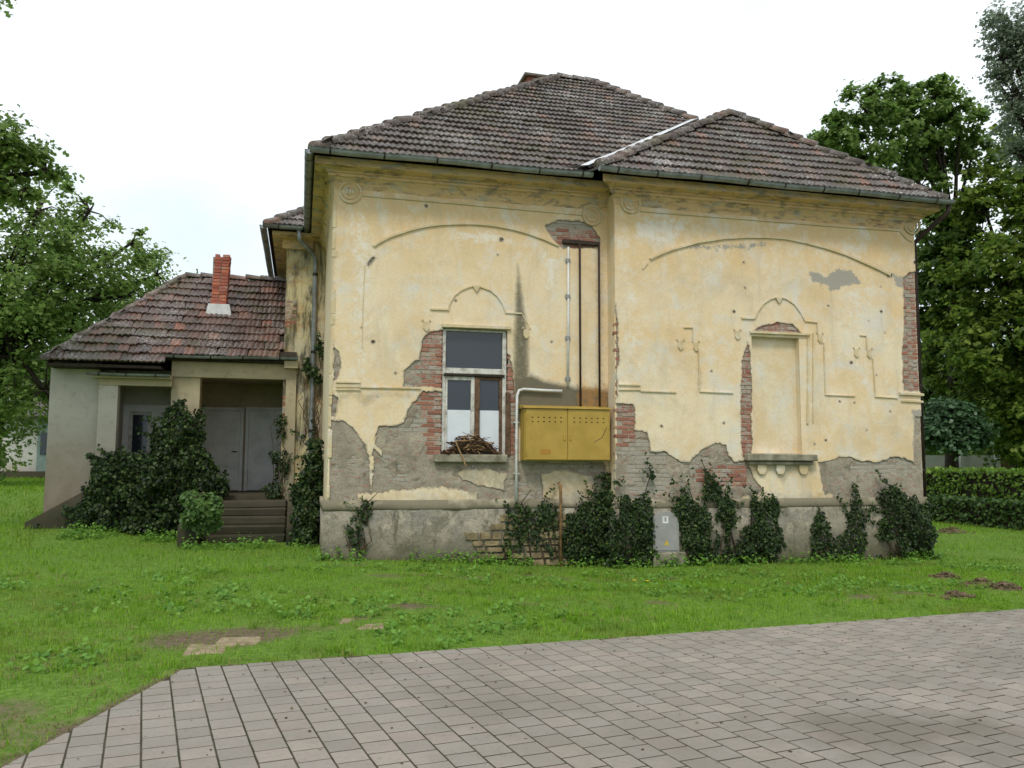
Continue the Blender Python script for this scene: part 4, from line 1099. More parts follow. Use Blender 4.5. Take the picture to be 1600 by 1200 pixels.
# ---- gutters, brackets, downpipes
def gutter(parent, a, b_, r=.078, br=.85, name='gutter'):
    a = Vector(a); b_ = Vector(b_); d = (b_-a).normalized(); s = d.cross(Vector((0, 0, 1))).normalized(); mb = MB(); v = []; seg = 8
    n = max(2, int((b_-a).length/.6))
    for i in range(n+1):
        c = a+(b_-a)*(i/n)+Vector((0, 0, -.012*math.sin(i*1.3)))
        for rr in (r, r-.008):
            for k in range(seg+1):
                t = math.pi+math.pi*k/seg; v.append(c+s*(math.cos(t)*rr)+Vector((0, 0, math.sin(t)*rr)))
    m_ = 2*(seg+1); f = []
    for i in range(n):
        for k in range(seg):
            f.append((i*m_+k, i*m_+k+1, (i+1)*m_+k+1, (i+1)*m_+k))
            q = seg+1+k; f.append((i*m_+q+1, i*m_+q, (i+1)*m_+q, (i+1)*m_+q+1))
        for k, q in ((0, seg+1), (seg, 2*seg+1)): f.append((i*m_+k, (i+1)*m_+k, (i+1)*m_+q, i*m_+q))
    f.append(tuple(range(seg+1))); f.append(tuple(n*m_+k for k in range(seg, -1, -1)))
    mb.add(v, f)
    g = mb.build(name, 'gutter', parent, True)
    L = (b_-a).length; t = br*.4
    while t < L:
        c = a+d*t; mb = MB(); v = []
        for k in range(seg+1):
            an = math.pi*.97+math.pi*1.06*k/seg
            for w in (-.014, .014): v.append(c+d*w+s*(math.cos(an)*(r+.010))+Vector((0, 0, math.sin(an)*(r+.010))))
        mb.add(v, [(2*k, 2*k+1, 2*k+3, 2*k+2) for k in range(seg)])
        mb.build('bracket', 'wood_dark', g); t += br*random.uniform(.85, 1.15)
    return g
GZ_ = EV-.01
gutter(house, (-.44, -.59, GZ_), (4.56, -.59, GZ_-.01)); gutter(house, (4.56, -.97, GZ_), (12.0, -.97, GZ_-.02))
gutter(house, (-.445, -.50, GZ_), (-.445, 4.9, GZ_)); gutter(house, (-1.40, GYW-.08, GZ_), (-.54, GYW-.08, GZ_)); gutter(house, (-1.40, GYW, GZ_), (-1.40, 11, GZ_)); gutter(house, (12.0, -.88, GZ_-.02), (12.0, 6, GZ_-.02))
b = MB(); b.tube([(-.62, GYW-.05, GZ_-.06), (-.60, GYW+.02, GZ_-.28), (-.30, 4.85, GZ_-.48), (-.235, 4.9, GZ_-.62), (-.235, 4.9, .7), (-.235, 4.86, .5)], .052, 10); dp = b.build('downpipe', 'gutter', house, True)
for z in (5.9, 4.1, 2.3):
    b = MB(); b.tube([(-.235, 4.9, z-.03), (-.235, 4.9, z+.03)], .062, 10); b.build('clamp', 'wood_dark', dp)
b = MB(); b.tube([(11.95, -.93, GZ_-.08), (11.93, -.9, GZ_-.25), (11.72, -.35, GZ_-.62), (11.645, -.27, GZ_-.75), (11.645, -.27, .85)], .05, 10); dp = b.build('downpipe', 'pipe_dark', house, True)
for z in (5.2, 3.2, 1.5):
    b = MB(); b.tube([(11.645, -.27, z-.03), (11.645, -.27, z+.03)], .06, 10); b.build('clamp', 'wood_dark', dp)
# ---- chimney and vent on the main roof
def brick_stack(parent, cx, cy, z0, z1, wx, wy, mat='brick_red', lean=0., ragged=True, bl=.21, bh=.066):
    core = MB(); core.box(cx-wx/2+.02, cx+wx/2-.02, cy-wy/2+.02, cy+wy/2-.02, z0, z1-.1); core.build('mortar_core', 'core', parent)
    ms = {}
    def bm(l):
        if l not in ms:
            v, f = cbox_data(l, .105, bh, .006, .003); me = bpy.data.meshes.new('brick'); me.from_pydata(v, [], f); me.materials.append(MT[mat]); ms[l] = me
        return ms[l]
    row = 0; z = z0+bh/2
    while z < z1:
        top = ragged and z > z1-.22
        sh = lean*(z-z0)
        for face in range(4):
            wl = wx if face % 2 == 0 else wy
            nb_ = max(1, round(wl/(bl+.012))); l = round(wl/nb_-.012, 3)
            for k in range(nb_):
                if top and random.random() < (z-(z1-.22))*3.2: continue
                t = -wl/2+wl*(k+.5)/nb_ + ((.25*wl/nb_) if row % 2 and nb_ > 1 else 0)*(1 if k == 0 else -1)*0
                o = new_obj('brick', bm(l), None, parent)
                rot = face*math.pi/2
                dx, dy = ((t, -wy/2+.05), (wx/2-.05, t), (-t, wy/2-.05), (-wx/2+.05, -t))[face]
                o.matrix_parent_inverse = Matrix.Identity(4) if parent.type != 'EMPTY' else Matrix.Translation(-parent.location)
                o.location = (cx+dx+sh+random.gauss(0, .004), cy+dy+random.gauss(0, .004), z+random.gauss(0, .002))
                o.rotation_euler = (0, random.gauss(0, .012), rot+random.gauss(0, .015))
        z += bh+.011; row += 1
p = onY(838, 131, 7.0)
st = MB(); st.cbox(p[0]-.42, p[0]+.42, 6.7, 7.5, p[2]+.08, p[2]+.16, .02, .01); chim = st.build('chimney', 'tile', house)
brick_stack(chim, p[0], 7.1, p[2]-.75, p[2]+.09, .6, .6, 'brick_red', 0, False)
p = onY(711, 166, 4.2); b = MB(); b.tube([(p[0], 4.2, p[2]-.5), (p[0], 4.2, p[2]+.02), (p[0]+.02, 4.2, p[2]+.1)], .04, 8); b.tube([(p[0]-.02, 4.2, p[2]+.02), (p[0]+.02, 4.2, p[2]+.06)], .06, 8); b.build('vent_pipe', 'pipe_dark', house)

# ================================================================== ANNEX WITH PORCH
AZ0, AY0, AS = 3.69, 4.4, .75
def arz(Y): return AZ0+AS*(Y-AY0)
annex = thing('porch_annex', (-3, 7, 0), 'low annex with reddish tiled roof and shady porch beside the yellow villa', 'annex')
b = MB(); b.box(-5.66, -4.70, 5.0, 5.3, -.3, 3.72); b.box(-5.66, -5.36, 5.3, 11, -.3, 3.72); b.box(-4.70, -3.20, 6.35, 6.6, -.2, 3.72); b.box(-5.66, -.9, 10.8, 11, -.3, 3.72)
b.box(-4.72, -4.45, 5.3, 6.35, -.2, 3.72)
awall = b.build('wall', 'annex_wall', annex)
# right porch: columns, lintel, back wall
cx0, _ = xz(268, 600, 5.0); cx1, lz = xz(313, 590, 5.0); cx2, _ = xz(444, 700, 5.0); cx3, _ = xz(460, 700, 5.0)
b = MB(); b.box(cx0, cx1, 5.0, 5.4, -.2, lz-.0); pc = b.build('pillar', 'annex_yellow', annex)
b = MB(); b.box(cx2, cx3, 4.90, 4.976, -.2, lz); b.build('pillar', 'annex_yellow', annex)
b = MB(); b.box(cx0, cx3, 4.93, 5.38, lz+.002, 3.93); b.build('lintel', 'annex_yellow', annex)
b = MB(); b.box(cx0, -.9, 7.62, 7.85, -.2, 3.9); b.box(cx0-.02, cx0+.2, 5.4, 7.62, -.2, 3.9); b.build('wall', 'annex_yellow', annex)
b = MB(); b.box(cx0+.2, -.9, 5.38, 7.62, 3.55, 3.6); b.build('porch_ceiling', 'annex_yellow', annex)
b = MB(); b.box(-4.45, -.9, 4.9, 7.61, -.2, .86); b.build('porch_floor', 'old_concrete', annex)
PB = 7.6
# two grey doors
for (u0, u1) in ((322, 372), (390, 441)):
    x0, zt = xz(u0, 641, PB); x1, zb = xz(u1, 772, PB); x1 = min(x1, -.93)
    b = MB(); b.cbox(x0, x1, PB-.025, PB+.015, .88, zt, .006); dr = b.build('door', 'door_grey', annex)
    for (za, zc) in ((1.0, 1.7), (1.82, zt-.14)):
        b = MB(); b.cbox(x0+.12, x1-.12, PB-.032, PB-.026, za, zc, .002); b.build('panel', 'door_grey', dr)
    b = MB(); b.box(x0-.08, x0-.004, PB-.05, PB+.018, .87, zt+.08); b.box(x1+.004, min(x1+.08, -.905), PB-.05, PB+.018, .87, zt+.08); b.box(x0-.004, x1+.004, PB-.05, PB+.018, zt+.004, zt+.08); b.build('frame', 'door_grey', dr)
    b = MB(); b.tube([(x1-.07, PB-.03, 1.85), (x1-.07, PB-.08, 1.85), (x1-.18, PB-.08, 1.85)], .012, 6); b.build('handle', 'pipe_dark', dr)
# left porch: pillar, canopy, parapet, glazed door
px0, _ = xz(155, 600, 4.75); px1, _ = xz(180, 700, 4.75)
b = MB(); b.box(px0, px1, 4.75, 5.0, .3, 3.22); b.build('pillar', 'annex_wall', annex)
kx0, kz = xz(135, 581, 4.45); kx1, _ = xz(266, 583, 4.45)
b = MB(); b.box(kx0+.1, kx1, 4.55, 5.6, kz-.10, kz-.02); b.box(px0, kx1, 4.72, 5.02, 3.222, kz-.102); cano = b.build('canopy', 'annex_yellow', annex)
gutter(annex, (kx0, 4.47, kz), (kx1, 4.47, kz), .06, .6)
b = MB(); b.box(px0-.02, cx0, 4.78, 4.95, -.1, 1.56); b.build('parapet', 'annex_wall', annex)
rp = [xz(40, 812, 4.75), xz(148, 762, 4.75), xz(148, 800, 4.75), (px0-.02, -.1), (xz(40, 812, 4.75)[0], -.1)]
rpoly = [(rp[0][0], -.1), (px0-.025, -.1), (px0-.025, rp[1][1]+.02), (rp[0][0]+.1, rp[0][1]), (rp[0][0], rp[0][1]-.05)]
b = MB(); b.prism(rpoly, 4.70, 4.98); stp = b.build('stair_cheek', 'old_concrete', annex)
x0, zt = xz(193, 632, 6.3); x1, zb = xz(262, 772, 6.3)
b = MB(); b.cbox(x0, x1, 6.30, 6.345, .88, zt, .006); dr = b.build('door', 'door_grey', annex)
wx0, wz1 = xz(208, 648, 6.28); wx1, wz0 = xz(229, 707, 6.28)
b = MB(); b.box(wx0, wx1, 6.293, 6.299, wz0, wz1); b.build('pane', 'glass', dr)
b = MB(); b.box(wx0-.08, wx0, 6.26, 6.298, wz0-.08, wz1+.08); b.box(wx1, wx1+.08, 6.26, 6.298, wz0-.08, wz1+.08); b.box(wx0, wx1, 6.26, 6.298, wz1, wz1+.08); b.box(wx0, wx1, 6.26, 6.298, wz0-.08, wz0); b.build('frame', 'white_paint', dr)
# steps
sx0, sx1 = -2.28, -.72
for k in range(6):
    b = MB(); y0 = 4.9-.36*(6-k)+.0; zt = .86-.155*(6-k)+.06
    b.cbox(sx0-.02*k, sx1, y0-.02, 4.9, zt-.16, zt, .02, .012); b.build('step', 'old_concrete', annex)
ch = MB(); ch.prism([(0, -.3), (2.3, -.3), (2.3, .95), (1.9, .95), (.3, .42), (0, .40)], -.17, .17)
ch.v = [(y+sx0-.22, 2.45+x, z) for x, y, z in ch.v]; ch.build('stair_cheek', 'old_concrete', annex)
ch = MB(); ch.prism([(0, -.3), (2.0, -.3), (2.0, .95), (1.6, .95), (.3, .30), (0, .28)], -.09, .09)
ch.v = [(y+sx1+.12, 2.75+x, z) for x, y, z in ch.v]; ch.build('stair_cheek', 'old_concrete', annex)
# roof
RY = 7.9; rz_ = arz(RY); hl = onY(290, 432, RY); el = onY(68, 562, AY0)
E0 = (el[0], AY0, AZ0); E1 = (cx0-.12, AY0, AZ0); E2 = (cx0-.12, AY0+.3, arz(AY0+.3)); E3 = (-.60, AY0+.3, arz(AY0+.3)); R1 = (-.86, RY, rz_); R0 = (hl[0], RY, rz_)
b = MB(); deck(b, [E0, E1, E2, (cx0-.12, RY, rz_), R0], .02); deck(b, [E2, E3, (-.6, 4.96, arz(4.96)), (-.885, 4.96, arz(4.96)), R1, (cx0-.12, RY, rz_)], .02)
deck(b, [(el[0], 11.4, AZ0), E0, R0], .02); deck(b, [(el[0], 11.4, AZ0), R0, R1, (-.86, 11.4, AZ0)], .02)
aroof = b.build('roof', 'wood_dark', annex)
random.seed(5)
tile_roof(aroof, [E0, E1, E2, (-.88, AY0+.3, arz(AY0+.3)), R1, R0], ('tile_r', 'tile_ri'), 260, exp=.36, sag=.025, jitter=1.6)
tile_roof(aroof, [(el[0], 11.4, AZ0), E0, R0], ('tile_r', 'tile_ri'), 0)
ridge_tiles(aroof, E0, Vector(R0)+Vector((0, 0, .03)), 'tile', .11); ridge_tiles(aroof, Vector(R0)+Vector((0, 0, .03)), Vector(R1)+Vector((0, 0, .03)), 'tile', .11)
b = MB(); b.box(el[0]+.05, cx0-.15, AY0+.03, 4.998, AZ0-.12, AZ0-.06); b.box(cx0-.1, -.62, 4.75, 4.928, 3.80, 3.88); b.build('soffit', 'wood_dark', aroof)
gutter(annex, (cx0-.2, 4.62, 3.90), (-.56, 4.62, 3.92), .06, .7)
b = MB(); b.box(-.86, -.56, 4.7, 4.925, 3.7, 3.86); b.build('beam_end', 'annex_yellow', annex)
# red brick chimney on the annex roof
cz = 5.21; cxm, cym = -2.44, 6.55
_, ctop = xz(345, 398, cym)
b = MB(); b.prism([(-.30, 0), (.30, 0), (.24, .30), (-.24, .30)], -.28, .28)
b.v = [(x+cxm, y+cym-.03, z+cz-.16) for x, y, z in b.v]; ach = b.build('chimney', 'lead', annex)
brick_stack(ach, cxm-.03, cym, cz+.08, ctop, .34, .38, 'brick_red', .055, True)

# ================================================================== FITTINGS ON THE FACADE
# ochre gas cabinet
x0, z1 = xz(822, 634, -.33); x1, z0 = xz(954, 720, -.33)
cab = thing('gas_cabinet', ((x0+x1)/2, -.17, z0), 'ochre yellow steel cabinet with two doors hung on the wall by the window', 'cabinet')
b = MB(); b.cbox(x0-.02, x1, -.31, -.004, z0, z1-.04, .008); b.build('body', 'yellow_dark', cab)
b = MB(); b.prism([(-.36, z1-.038), (.0, z1-.038), (.0, z1+.035), (-.355, z1-.012)], x0-.05, x1+.012); b.v = [(y, x, z) for x, y, z in b.v]; b.f = [q[::-1] for q in b.f]; b.build('lid', 'yellow_metal', cab)
xm = xz(887, 680, -.33)[0]
for k, (a, c) in enumerate(((x0, xm-.005), (xm+.005, x1-.01))):
    b = MB(); b.cbox(a, c, -.33, -.312, z0+.015, z1-.045, .004); dr = b.build('door', 'yellow_metal', cab)
    for row in range(2):
        for q in range(6):
            xx = a+.12+(c-a-.24)*q/5; zz = z1-.20-.075*row
            b = MB(); b.cbox(xx-.014, xx+.014, -.3335, -.3303, zz-.009, zz+.009, .002); b.build('vent_slot', 'black', dr)
    if k == 0:
        b = MB(); b.box(a+.26, a+.46, -.3318, -.3306, z0+.11, z0+.20); b.build('print', 'label_red', dr)
    else:
        b = MB(); b.ridge([(c-.30, z0+.33), (c-.15, z0+.42), (c-.06, z0+.60)], -.3305, .014, .003); b.build('scratch', 'wood_brown', dr)
    for zz in (z0+.12, z1-.20):
        hx = a+.012 if k == 0 else c-.012
        b = MB(); b.tube([(hx, -.336, zz-.04), (hx, -.336, zz+.04)], .010, 8); b.build('hinge', 'yellow_dark', dr)
    b = MB(); b.cbox((c-.07 if k == 0 else a+.03), (c-.04 if k == 0 else a+.06), -.345, -.331, z0+.36, z0+.46, .004); b.build('handle', 'yellow_dark', dr)
# white cable run above the cabinet with clamps
b = MB(); b.tube([(*onY(888, 386, -.03)[[0]], -.03, onY(888, 386, -.03)[2]), (onY(888, 500, -.03)[0], -.03, onY(888, 500, -.03)[2]), (onY(887, 603, -.03)[0], -.03, onY(887, 603, -.03)[2])], .022, 8)
cond = b.build('cable_conduit', 'pipe_white', None, True); tag(cond, 'white vertical conduit with round clamps above the ochre cabinet', 'conduit')
for v in (407, 463, 528, 592):
    p = onY(887.5, v, -.03); b = MB(); b.tube([(p[0], .0, p[2]), (p[0], -.028, p[2])], .055, 10); b.tube([(p[0], -.03, p[2]-.03), (p[0], -.03, p[2]+.03)], .032, 8); b.build('clamp', 'grey_box', cond)
pts = [onY(878, 611, -.06), onY(850, 610, -.06), onY(818, 608, -.06), onY(811, 610, -.06), onY(808, 618, -.06), onY(807, 700, -.06), onY(806.5, 782, -.10)]
b = MB(); b.tube([tuple(q) for q in pts], .026, 8); c2_ = b.build('bent_conduit', 'pipe_white', None, True); tag(c2_, 'white bent pipe running down the wall beside the ochre cabinet', 'conduit')
for v in (660, 740):
    p = onY(807, v, -.06); b = MB(); b.box(p[0]-.045, p[0]+.045, -.07, .03, p[2]-.012, p[2]+.012); b.build('clamp', 'pipe_white', c2_)
for (u, v0, v1, nm, lb) in ((906, 376, 632, 'gas_pipe', 'dark thin gas pipe dropping into the ochre cabinet, nearer the white conduit'), (936, 384, 632, 'gas_pipe', 'dark thin gas pipe dropping into the ochre cabinet, nearer the bay corner')):
    p = onY(u, v0, -.05); q = onY(u+1, v1, -.05); b = MB(); b.tube([(p[0], .03, p[2]+.03), (p[0], -.04, p[2]), (q[0], -.05, q[2]-.05)], .020, 8)
    g = b.build(nm, 'pipe_dark', None, True); tag(g, lb, 'pipe', 'gas pipes above the cabinet')
p = onY(880, 372, -.03); q = onY(937, 384, -.03)
b = MB(); b.cbox(p[0], q[0], -.045, .028, q[2]+.0, p[2]-.02, .012, .008); tag(b.build('iron_beam', 'pipe_dark'), 'rusty iron beam end set into the broken plaster above the gas pipes', 'beam')
p = onY(876, 755, -.16); q = onY(876, 882, -.16)
b = MB(); b.tube([(p[0], -.05, p[2]), (p[0], -.14, p[2]-.03), (p[0], -.16, p[2]-.12), (q[0], -.16, q[2]-.12)], .026, 8); tag(b.build('standing_pipe', 'pipe_rust', None, True), 'rusty brown pipe standing in front of the plinth under the cabinet', 'pipe')
# grey meter box on the plinth
x0, z1 = xz(1021, 800, -.52); x1, z0 = xz(1062, 862, -.52)
mb_ = thing('meter_box', ((x0+x1)/2, -.5, z0-.3), 'small grey round-topped meter box on a concrete base between two ivy clumps', 'meter box')
arc = [(x0, z0), (x1, z0), (x1, z1-.12)]+[((x0+x1)/2+(x1-x0)/2*math.cos(t), z1-.12+.12*math.sin(t)) for t in np.linspace(0, math.pi, 9)]+[(x0, z1-.12)]
b = MB(); b.prism(arc[:3]+arc[4:-1], -.50, -.42); b.build('body', 'grey_box', mb_)
b = MB(); b.prism([(a+(.03 if a < (x0+x1)/2 else -.03), c+(.03 if c < z0+.1 else -.03)) for a, c in arc[:3]+arc[4:-1]], -.512, -.502); b.build('door', 'grey_box', mb_)
b = MB(); b.cbox(x0-.02, x1+.12, -.53, -.40, z0-.32, z0-.01, .015, .008); b.build('base', 'stone', mb_)
xm = (x0+x1)/2
b = MB(); b.box(xm-.075, xm-.035, -.5145, -.513, z1-.20, z1-.08); b.box(xm+.005, xm+.04, -.5145, -.513, z1-.20, z1-.08); b.box(xm-.035, xm+.005, -.5145, -.513, z1-.205, z1-.175); b.box(xm-.035, xm+.005, -.5145, -.513, z1-.10, z1-.08); b.build('mark', 'label_white', mb_)
b = MB(); b.prism([(xm-.05, z0+.12), (xm+.05, z0+.12), (xm, z0+.22)], -.5145, -.513); b.build('warning_mark', 'label_yellow', mb_)
# twigs heaped on the window sill
random.seed(9)
p0 = onY(698, 712, -.02); p1 = onY(775, 712, -.02)
nest = thing('twig_heap', ((p0[0]+p1[0])/2, -.02, p0[2]), 'heap of dry twigs and rubbish piled on the window sill', 'twig heap')
tw = MB(); tp = MB(); xc = (p0[0]+p1[0])/2; hw = (p1[0]-p0[0])/2
for k in range(260):
    t = random.uniform(-1, 1); hmax = .34*(1-abs(t)**2.2)
    x = xc+t*hw; z = p0[2]+.03+random.uniform(0, 1)*hmax; y = random.uniform(-.09, .045)
    a = random.gauss(.15*(-1 if t > 0 else 1), .6); L = random.uniform(.05, .17); dy = random.gauss(0, .03)
    A = (x-L*math.cos(a), y-dy, max(p0[2]+.015, z-L*math.sin(a)*.6)); B = (x+L*math.cos(a), min(.05, y+dy), max(p0[2]+.015, z+L*math.sin(a)*.6))
    (tw if random.random() < .84 else tp).tube([A, ((A[0]+B[0])/2, (A[1]+B[1])/2, (A[2]+B[2])/2+random.gauss(0, .01)), B], random.uniform(.004, .011), 5)
hb = []; 
for t in np.linspace(-1, 1, 11): hb.append((xc+t*hw*.97, p0[2]+.02+.25*(1-abs(t)**2.2)))
hb = [(xc-hw*.97, p0[2]+.012)]+hb[::1]+[(xc+hw*.97, p0[2]+.012)]
core_h = MB(); core_h.prism(hb, -.05, .045); core_h.build('litter', 'wood_dark', nest)
tw.build('twigs', 'twig', nest); tp.build('split_wood', 'twig_pale', nest)
A = onY(712, 690, -.13); B = onY(728, 728, -.16); b = MB(); b.tube([tuple(A), tuple(B)], .014, 6); b.build('stick', 'twig_pale', nest)
A = onY(748, 682, -.07); B = onY(772, 708, -.1); b = MB(); b.tube([tuple(A), tuple(B)], .016, 6); b.build('stick', 'twig', nest)

# ================================================================== PLANTS
def ivy(label, polys, Y, n, depth, size, mat='ivy', name='ivy_clump', stems=(), group=None, face=(0, -1, 0), gap=.0, down=.35):
    P = []; Ds = []
    polysW = [XZ(q, Y) for q in polys]
    area = [abs(sum(q[i-1][0]*q[i][1]-q[i][0]*q[i-1][1] for i in range(len(q))))/2 for q in polysW]
    for q, a in zip(polysW, area):
        k = int(n*a/sum(area)); xs = np.array([p[0] for p in q]); zs = np.array([p[1] for p in q]); got = 0
        while got < k:
            X = rng.uniform(xs.min()-.1, xs.max()+.1, 4000); Z = rng.uniform(zs.min()-.1, zs.max()+.1, 4000)
            sd_ = poly_sdf(X, Z, q)+.36*fbm(X*4., Z*4., 61)+.10*fbm(X*17, Z*17, 62)-.02
            keep = sd_ < 0
            if gap: keep &= (fbm(X*4.2+9, Z*2.6, 43)+.25*np.clip(-sd_, 0, .3) > -.13+gap*.1)
            X, Z, sd_ = X[keep], Z[keep], sd_[keep]
            X, Z, sd_ = X[:k-got], Z[:k-got], sd_[:k-got]
            bulge = np.clip(-sd_/.35, 0.05, 1)**.8*(.35+1.9*np.clip(fbm(X*5, Z*5, 71)+.28, 0, .8))
            dd_ = depth*bulge*np.sqrt(rng.uniform(.05, 1, len(X)))
            P.append(np.stack([X, Y-.015-dd_, Z], -1)); got += len(X)
    P = np.concatenate(P)
    if name == 'ivy_clump':
        nt_ = max(3, int(n/190)); top = P[np.argsort(P[:, 2]+rng.normal(0, .18, len(P)))[-int(len(P)*.5):]]
        ext = []
        for q in top[rng.integers(0, len(top), nt_)]:
            a = rng.normal(math.pi/2, .75); L = rng.uniform(.15, .55); x, z = q[0], q[2]; st_n = int(L/.022)
            for i in range(st_n):
                a += rng.normal(0, .16); x += .022*math.cos(a); z += .022*math.sin(a)
                for _ in range(2 if i < st_n*.6 else 1): ext.append((x+rng.normal(0, .028), min(q[1]+.02*i*.5, Y-.02)-rng.uniform(0, .04), z+rng.normal(0, .028)))
        P = np.concatenate([P, np.array(ext)])
    cen = P.mean(0); base = (cen[0], Y-.05, P[:, 2].min()); size = size*.86
    t = thing(name, base, label, 'ivy' if 'ivy' in name else 'plant', group)
    N = np.array(face)[None]*1.0+rng.normal(0, .75, P.shape)+np.array([[0, 0, .35]])
    roll = np.pi+rng.normal(0, .7, len(P))
    scatter('leaves', LEAF, LEAF_F, P, frames(N, roll), size*rng.uniform(.55, 1.25, len(P)), mat, t)
    if name == 'ivy_clump':
        for q in P[rng.integers(0, len(P), 7)]:
            x, z = q[0]+rng.normal(0, .05), base[2]; pts = []
            while z < q[2] and len(pts) < 30: pts.append((x, Y-.03-.02*rng.uniform(), z)); z += .09; x += rng.normal((q[0]-x)*.2, .035)
            if len(pts) > 2: b = MB(); b.tube(pts, [.011-.007*i/(len(pts)-1) for i in range(len(pts))], 5); b.build('stem', 'twig', t)
    for st_ in stems:
        b = MB(); b.tube([tuple(onY(u, v, Y-.03)) for u, v in st_], [.018-.012*i/(len(st_)-1) for i in range(len(st_))], 6); b.build('stem', 'bark', t)
    return t
YP = -PR-.06
ivy('sparse dark ivy on the plinth left of the rusty pipe', [[(790, 850), (795, 800), (812, 778), (835, 795), (862, 792), (872, 800), (872, 872), (850, 880), (830, 850), (815, 878), (795, 880)]], -.06, 1100, .10, .065, gap=1.2, stems=[[(830, 880), (825, 830), (815, 785), (830, 765)]])
ivy('dense dark ivy in the corner below the ochre cabinet', [[(880, 880), (882, 800), (905, 790), (930, 782), (940, 740), (948, 738), (952, 775), (952, 884)]], -.08, 2900, .20, .062, stems=[[(940, 880), (943, 800), (945, 740)]])
ivy('dense ivy left of the grey meter box', [[(948, 884), (950, 790), (962, 755), (970, 770), (985, 790), (1000, 782), (1012, 765), (1018, 735), (1024, 760), (1026, 800), (1020, 884)]], YP, 3000, .19, .06, gap=.1, stems=[[(990, 880), (1000, 800), (1015, 745)]])
ivy('tall ivy with a shoot climbing to the bare brick, right of the grey meter box', [[(1068, 880), (1062, 830), (1056, 800), (1060, 770), (1050, 752), (1062, 745), (1078, 775), (1095, 790), (1112, 800), (1125, 830), (1120, 880)], [(1085, 722), (1093, 712), (1105, 735), (1120, 760), (1140, 785), (1150, 810), (1130, 810), (1108, 780), (1092, 750)]], YP, 3300, .18, .058, gap=.2, stems=[[(1095, 880), (1090, 800), (1075, 760)], [(1150, 860), (1130, 790), (1095, 718)]])
ivy('broad ivy clump below the blind window', [[(1130, 880), (1128, 820), (1142, 790), (1165, 790), (1178, 770), (1190, 790), (1205, 770), (1212, 800), (1222, 850), (1210, 880)]], YP, 3000, .2, .06, gap=.2, stems=[[(1170, 880), (1175, 800), (1185, 765)]])
ivy('narrow low ivy on the plinth right of the blind window', [[(1268, 876), (1266, 830), (1278, 800), (1290, 815), (1300, 845), (1298, 876)]], YP, 520, .12, .065, stems=[[(1282, 876), (1282, 810)]])
ivy('narrow upright ivy, second from the right house corner', [[(1308, 876), (1314, 830), (1325, 795), (1335, 760), (1342, 790), (1354, 800), (1348, 840), (1338, 876)]], YP, 850, .13, .065, stems=[[(1325, 876), (1338, 765)]])
ivy('thick square ivy clump at the right house corner', [[(1376, 874), (1372, 800), (1380, 770), (1400, 752), (1408, 768), (1430, 782), (1452, 785), (1458, 830), (1455, 874)]], YP, 3400, .30, .06, gap=.3, stems=[[(1415, 874), (1410, 770)]])
ivy('small ivy sprig on the plinth near the left house corner', [[(552, 850), (550, 815), (556, 798), (566, 790), (578, 786), (572, 805), (566, 830), (562, 855)]], -.07, 240, .08, .06, stems=[[(558, 868), (560, 820), (575, 785), (590, 770)]])
ivy('big dark ivy mound smothering the porch parapet', [[(132, 842), (138, 770), (142, 712), (190, 706), (238, 708), (246, 668), (262, 645), (280, 626), (296, 640), (322, 648), (318, 690), (345, 735), (358, 760), (352, 815), (300, 842), (220, 848)]], 4.72, 11000, .45, .085, stems=[[(250, 830), (270, 720), (285, 640)]], gap=.0)
ivy('thin ivy hanging on the porch jamb beside the grey door', [[(418, 800), (416, 770), (425, 740), (432, 700), (440, 640), (446, 640), (446, 800)]], 4.88, 700, .14, .07, gap=.8)
ivy('dark ivy in the nook between porch and villa', [[(452, 862), (455, 800), (458, 760), (468, 735), (478, 720), (490, 690), (500, 690), (506, 740), (506, 862)]], 2.6, 3800, .6, .075, stems=[[(485, 860), (488, 760), (492, 640)]])
ivy('faint ivy clinging around the zinc downpipe of the wing', [[(478, 600), (480, 560), (488, 530), (500, 540), (502, 575), (498, 620), (498, 690), (488, 690), (486, 640)]], 4.8, 650, .12, .075, gap=1.)
ivy('pale green leafy shrub beside the porch steps', [[(290, 815), (286, 785), (298, 768), (320, 764), (340, 772), (350, 795), (345, 820), (318, 828)]], 2.35, 900, .5, .11, 'ivy_light', 'leafy_shrub')

ivy('low ivy creeping over the sloping stair wall of the porch', [[(50, 838), (70, 815), (95, 800), (120, 788), (150, 770), (150, 840)]], 4.69, 1100, .14, .08, gap=1.4)
